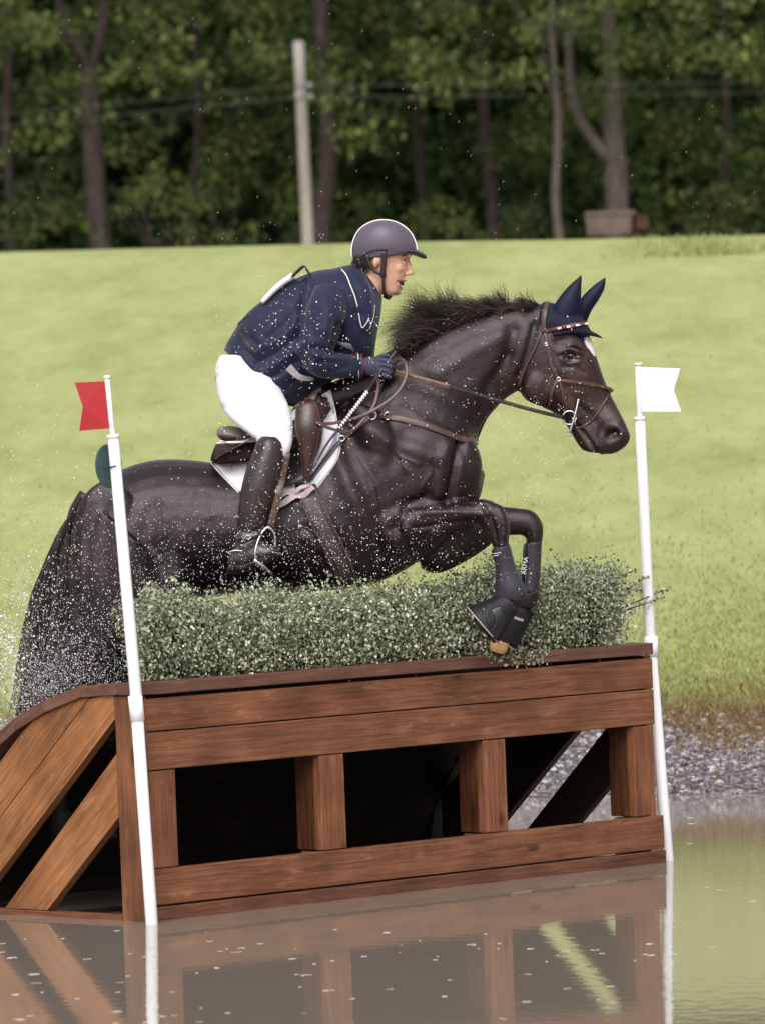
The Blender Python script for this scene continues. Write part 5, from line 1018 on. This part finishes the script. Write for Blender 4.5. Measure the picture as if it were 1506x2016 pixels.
# boots
for sg in (-1, 1):
    YB = HY+sg*.43; b = bmesh.new()
    loft(b, [S(516, 858, 545, 860, .045, YB+sg*-.035), S(506, 868, 556, 874, .062, YB-sg*.03), S(498, 890, 558, 902, .066, YB-sg*.02), S(484, 925, 552, 935, .066, YB-sg*.01), S(474, 965, 540, 972, .062, YB), S(469, 1005, 529, 1010, .055, YB), S(466, 1040, 520, 1045, .046, YB), S(460, 1068, 517, 1068, .043, YB), S(455, 1090, 510, 1095, .04, YB)], nseg=24)
    loft(b, [S(450, 1088, 447, 1128, .030, YB), S(462, 1078, 460, 1130, .038, YB), S(485, 1062, 485, 1126, .042, YB), S(510, 1066, 508, 1118, .044, YB), S(532, 1072, 530, 1108, .044, YB), S(546, 1076, 542, 1100, .034, YB), S(551, 1082, 548, 1094, .018, YB)], nseg=20)
    me = remesh(b, .0055, smooth=4)
    sculpt(me, [([(460, 1040), (490, 1050), (515, 1042)], 5, -.006), ([(458, 1058), (485, 1060), (512, 1052)], 4, .005), ([(455, 1070), (480, 1070), (500, 1060)], 3, -.005), ([(450, 1112), (480, 1112), (515, 1098), (545, 1092)], 3, -.004), ([(546, 915), (540, 960), (525, 1010)], 4, -.003)], HY, near=True) if sg < 0 else None
    bt = link_mesh('boot', me, BOOTM, rider); bvx = bvh_of(bt)
    if sg < 0:
        e = bmesh.new(); surf_strap(e, bvx, [(452, 1082), (470, 1072), (490, 1062), (508, 1056)], .012, .003, .001); surf_strap(e, bvx, [(462, 1088), (463, 1105), (462, 1122)], .012, .003, .001); from_bm('spur_strap', e, BLK, bt)
        q, n_, ok = hit(bvx, 489, 1058, .004); e = bmesh.new(); ring_torus(e, q, RX, RZ, .009, .002); limb(e, [P(449, 1088, YB-.045), P(462, 1084, YB-.05), P(480, 1085, YB-.05)], [.003, .003, .002], nseg=6); ball(e, P(450, 1088, YB-.045), (.005,)*3); from_bm('spur', e, STEEL, bt)
# gloves with fingers closed on the reins
for sg in (-1, 1):
    ox, oy = (0, 0) if sg < 0 else (-28, 20); YG = HY+sg*.14; e = bmesh.new()
    Q = lambda x, y, d: P(x+ox, y+oy, YG+sg*d)
    limb(e, [Q(708, 720, 0), Q(722, 720, 0)], [.040, .036], nseg=16)
    loft(e, [S(716+ox, 703+oy, 716+ox, 738+oy, .034, YG), S(730+ox, 701+oy, 730+ox, 742+oy, .032, YG), S(746+ox, 703+oy, 744+ox, 744+oy, .028, YG), S(757+ox, 706+oy, 754+ox, 745+oy, .022, YG)], nseg=18)
    for i, (ky, ln) in enumerate(((709, 1.0), (718.5, 1.08), (728.5, 1.02), (738, .86))):
        kx = 757-i*1.6; limb(e, [Q(kx-16, ky, .012), Q(kx, ky, .020), Q(kx+12*ln, ky+3, .018), Q(kx+16*ln, ky+5, -.002), Q(kx+10*ln, ky+6, -.026), Q(kx+1, ky+5, -.030)], [.0115, .0128, .0122, .0115, .010, .009], nseg=10, sub=4)
    limb(e, [Q(734, 712, -.012), Q(746, 704, -.022), Q(759, 700, -.020), Q(771, 703, -.016)], [.013, .0125, .011, .009], nseg=10)
    gv = link_mesh('glove', remesh(e, .0026, 3), GLV, rider)
# ================================================================ spray, rain
DR = mat('water_drop', (.80, .80, .82), .15, .6)  # white colour stands in for sky light refracted by the drops
def cloud(n, cx, cy, sx_, sy_, y0=26.05, y1=26.5, r0=.0013, r1=.0032, clip=None):
    x = rng.normal(cx, sx_, n); y = rng.normal(cy, sy_, n); kc = max(4, n//9); ci_ = rng.integers(0, kc, n); cl = rng.random(n) < .45
    x = np.where(cl, rng.normal(cx, sx_, kc)[ci_]+rng.normal(0, 7, n), x); y = np.where(cl, rng.normal(cy, sy_, kc)[ci_]+rng.normal(0, 7, n), y); Y_ = rng.uniform(y0, y1, n); k = np.ones(n, bool)
    if clip: k = (x > clip[0]) & (y > clip[1]) & (x < clip[2]) & (y < clip[3])
    x, y, Y_ = x[k], y[k], Y_[k]; R_ = np.clip(np.exp(rng.normal(math.log(r0*1.25), .42, len(x))), .0005, r1); return PP(x, y, Y_), R_
parts_ = [cloud(7500, 120, 1350, 95, 65, 26.15, 26.6, .0008, .0026, (-30, 1100, 330, 1470)), cloud(1700, 70, 1250, 60, 90, 26.1, 27.3, .0012, .0038, (-30, 900, 300, 1470)), cloud(2600, 200, 1200, 110, 110, 26.1, 26.45, .0010, .0030),
    cloud(500, 20, 1290, 35, 60, 26.2, 27.2, .002, .006, (-30, 900, 300, 1440)),
    cloud(1500, 480, 1090, 170, 55, 25.9, 26.3, .0009, .0027, (250, 900, 900, 1165)), cloud(500, 620, 1060, 110, 60, 25.9, 26.3, .001, .003), cloud(380, 600, 670, 75, 75, 25.95, 26.35, .0012, .0036, (440, 520, 760, 850)), cloud(260, 560, 850, 90, 90, 25.9, 26.3),
    cloud(320, 880, 1030, 90, 60, 25.9, 26.4, .001, .0028), cloud(300, 900, 740, 130, 90, 26, 26.5, .001, .003), cloud(120, 1110, 780, 50, 60, 26.3, 26.7, .001, .003), cloud(220, 100, 960, 110, 110, 26, 27.5, .0012, .0032), cloud(160, 1040, 900, 70, 60, 26.3, 27, .0012, .003),
    cloud(200, 850, 1120, 110, 40, 26, 26.6, .001, .003), cloud(60, 600, 470, 90, 40, 26, 27.5, .001, .0026), cloud(90, 700, 750, 420, 220, 25, 28, .0009, .0022, (0, 500, 1506, 1500))]
C = np.concatenate([p[0] for p in parts_]); R_ = np.concatenate([p[1] for p in parts_])
o = scatter_ico('water_spray', C, R_, DR, (1, 1, 1.25), .18); setp(o, 'white droplets of water thrown up round the horse and rider', 'spray', kind='stuff')
n = 150; x = rng.uniform(0, 1506, n); y = rng.uniform(0, 700, n); Y_ = rng.uniform(25, 29, n); A_ = PP(x, y, Y_); e = bmesh.new()
for a in A_:
    d = np.array([.006, 0, .011])*rng.uniform(.4, 1.0); limb(e, [a, a+d], [.0008, .0012], nseg=5, sub=1)
setp(from_bm('rain', e, mat('rain_streak', (.3, .31, .33), .2), loc=(0, 26, 1)), 'fine slanting raindrops falling before the dark wood', 'rain', kind='stuff')
# raindrop splashes on the pond: flat broken rings
e = bmesh.new()
for i in range(100):
    x = rng.uniform(0, 1506); y = rng.uniform(1600, 2016) if x > 1300 else rng.uniform(1850, 2016); g = G(x, y)
    if rng.random() < .25 and x < 1300: y = rng.uniform(1830, 1900); g = G(x, y)
    rel = g-A0; uu, s_ = rel@EU, rel@ES
    if (-.05 < uu < 3.2 and s_ > -.03) or (uu <= 0 and s_ > -.02 and uu > -.02): continue
    r_ = rng.uniform(.004, .014) if rng.random() < .7 else rng.uniform(.012, .026)
    a0 = rng.uniform(0, 6.28); ring_torus(e, g+np.array([0, 0, .0005]), np.array([1., 0, 0]), np.array([0, .9, 0]), r_, rng.uniform(.0005, .0013), seg=12, ts=5, arc=(a0, a0+rng.uniform(2.5, 6.2)))
setp(from_bm('raindrop_splashes', e, mat('splash', (.5, .47, .45), .2), loc=G(900, 1800)), 'small white rings where raindrops hit the pond', 'splashes', kind='stuff')
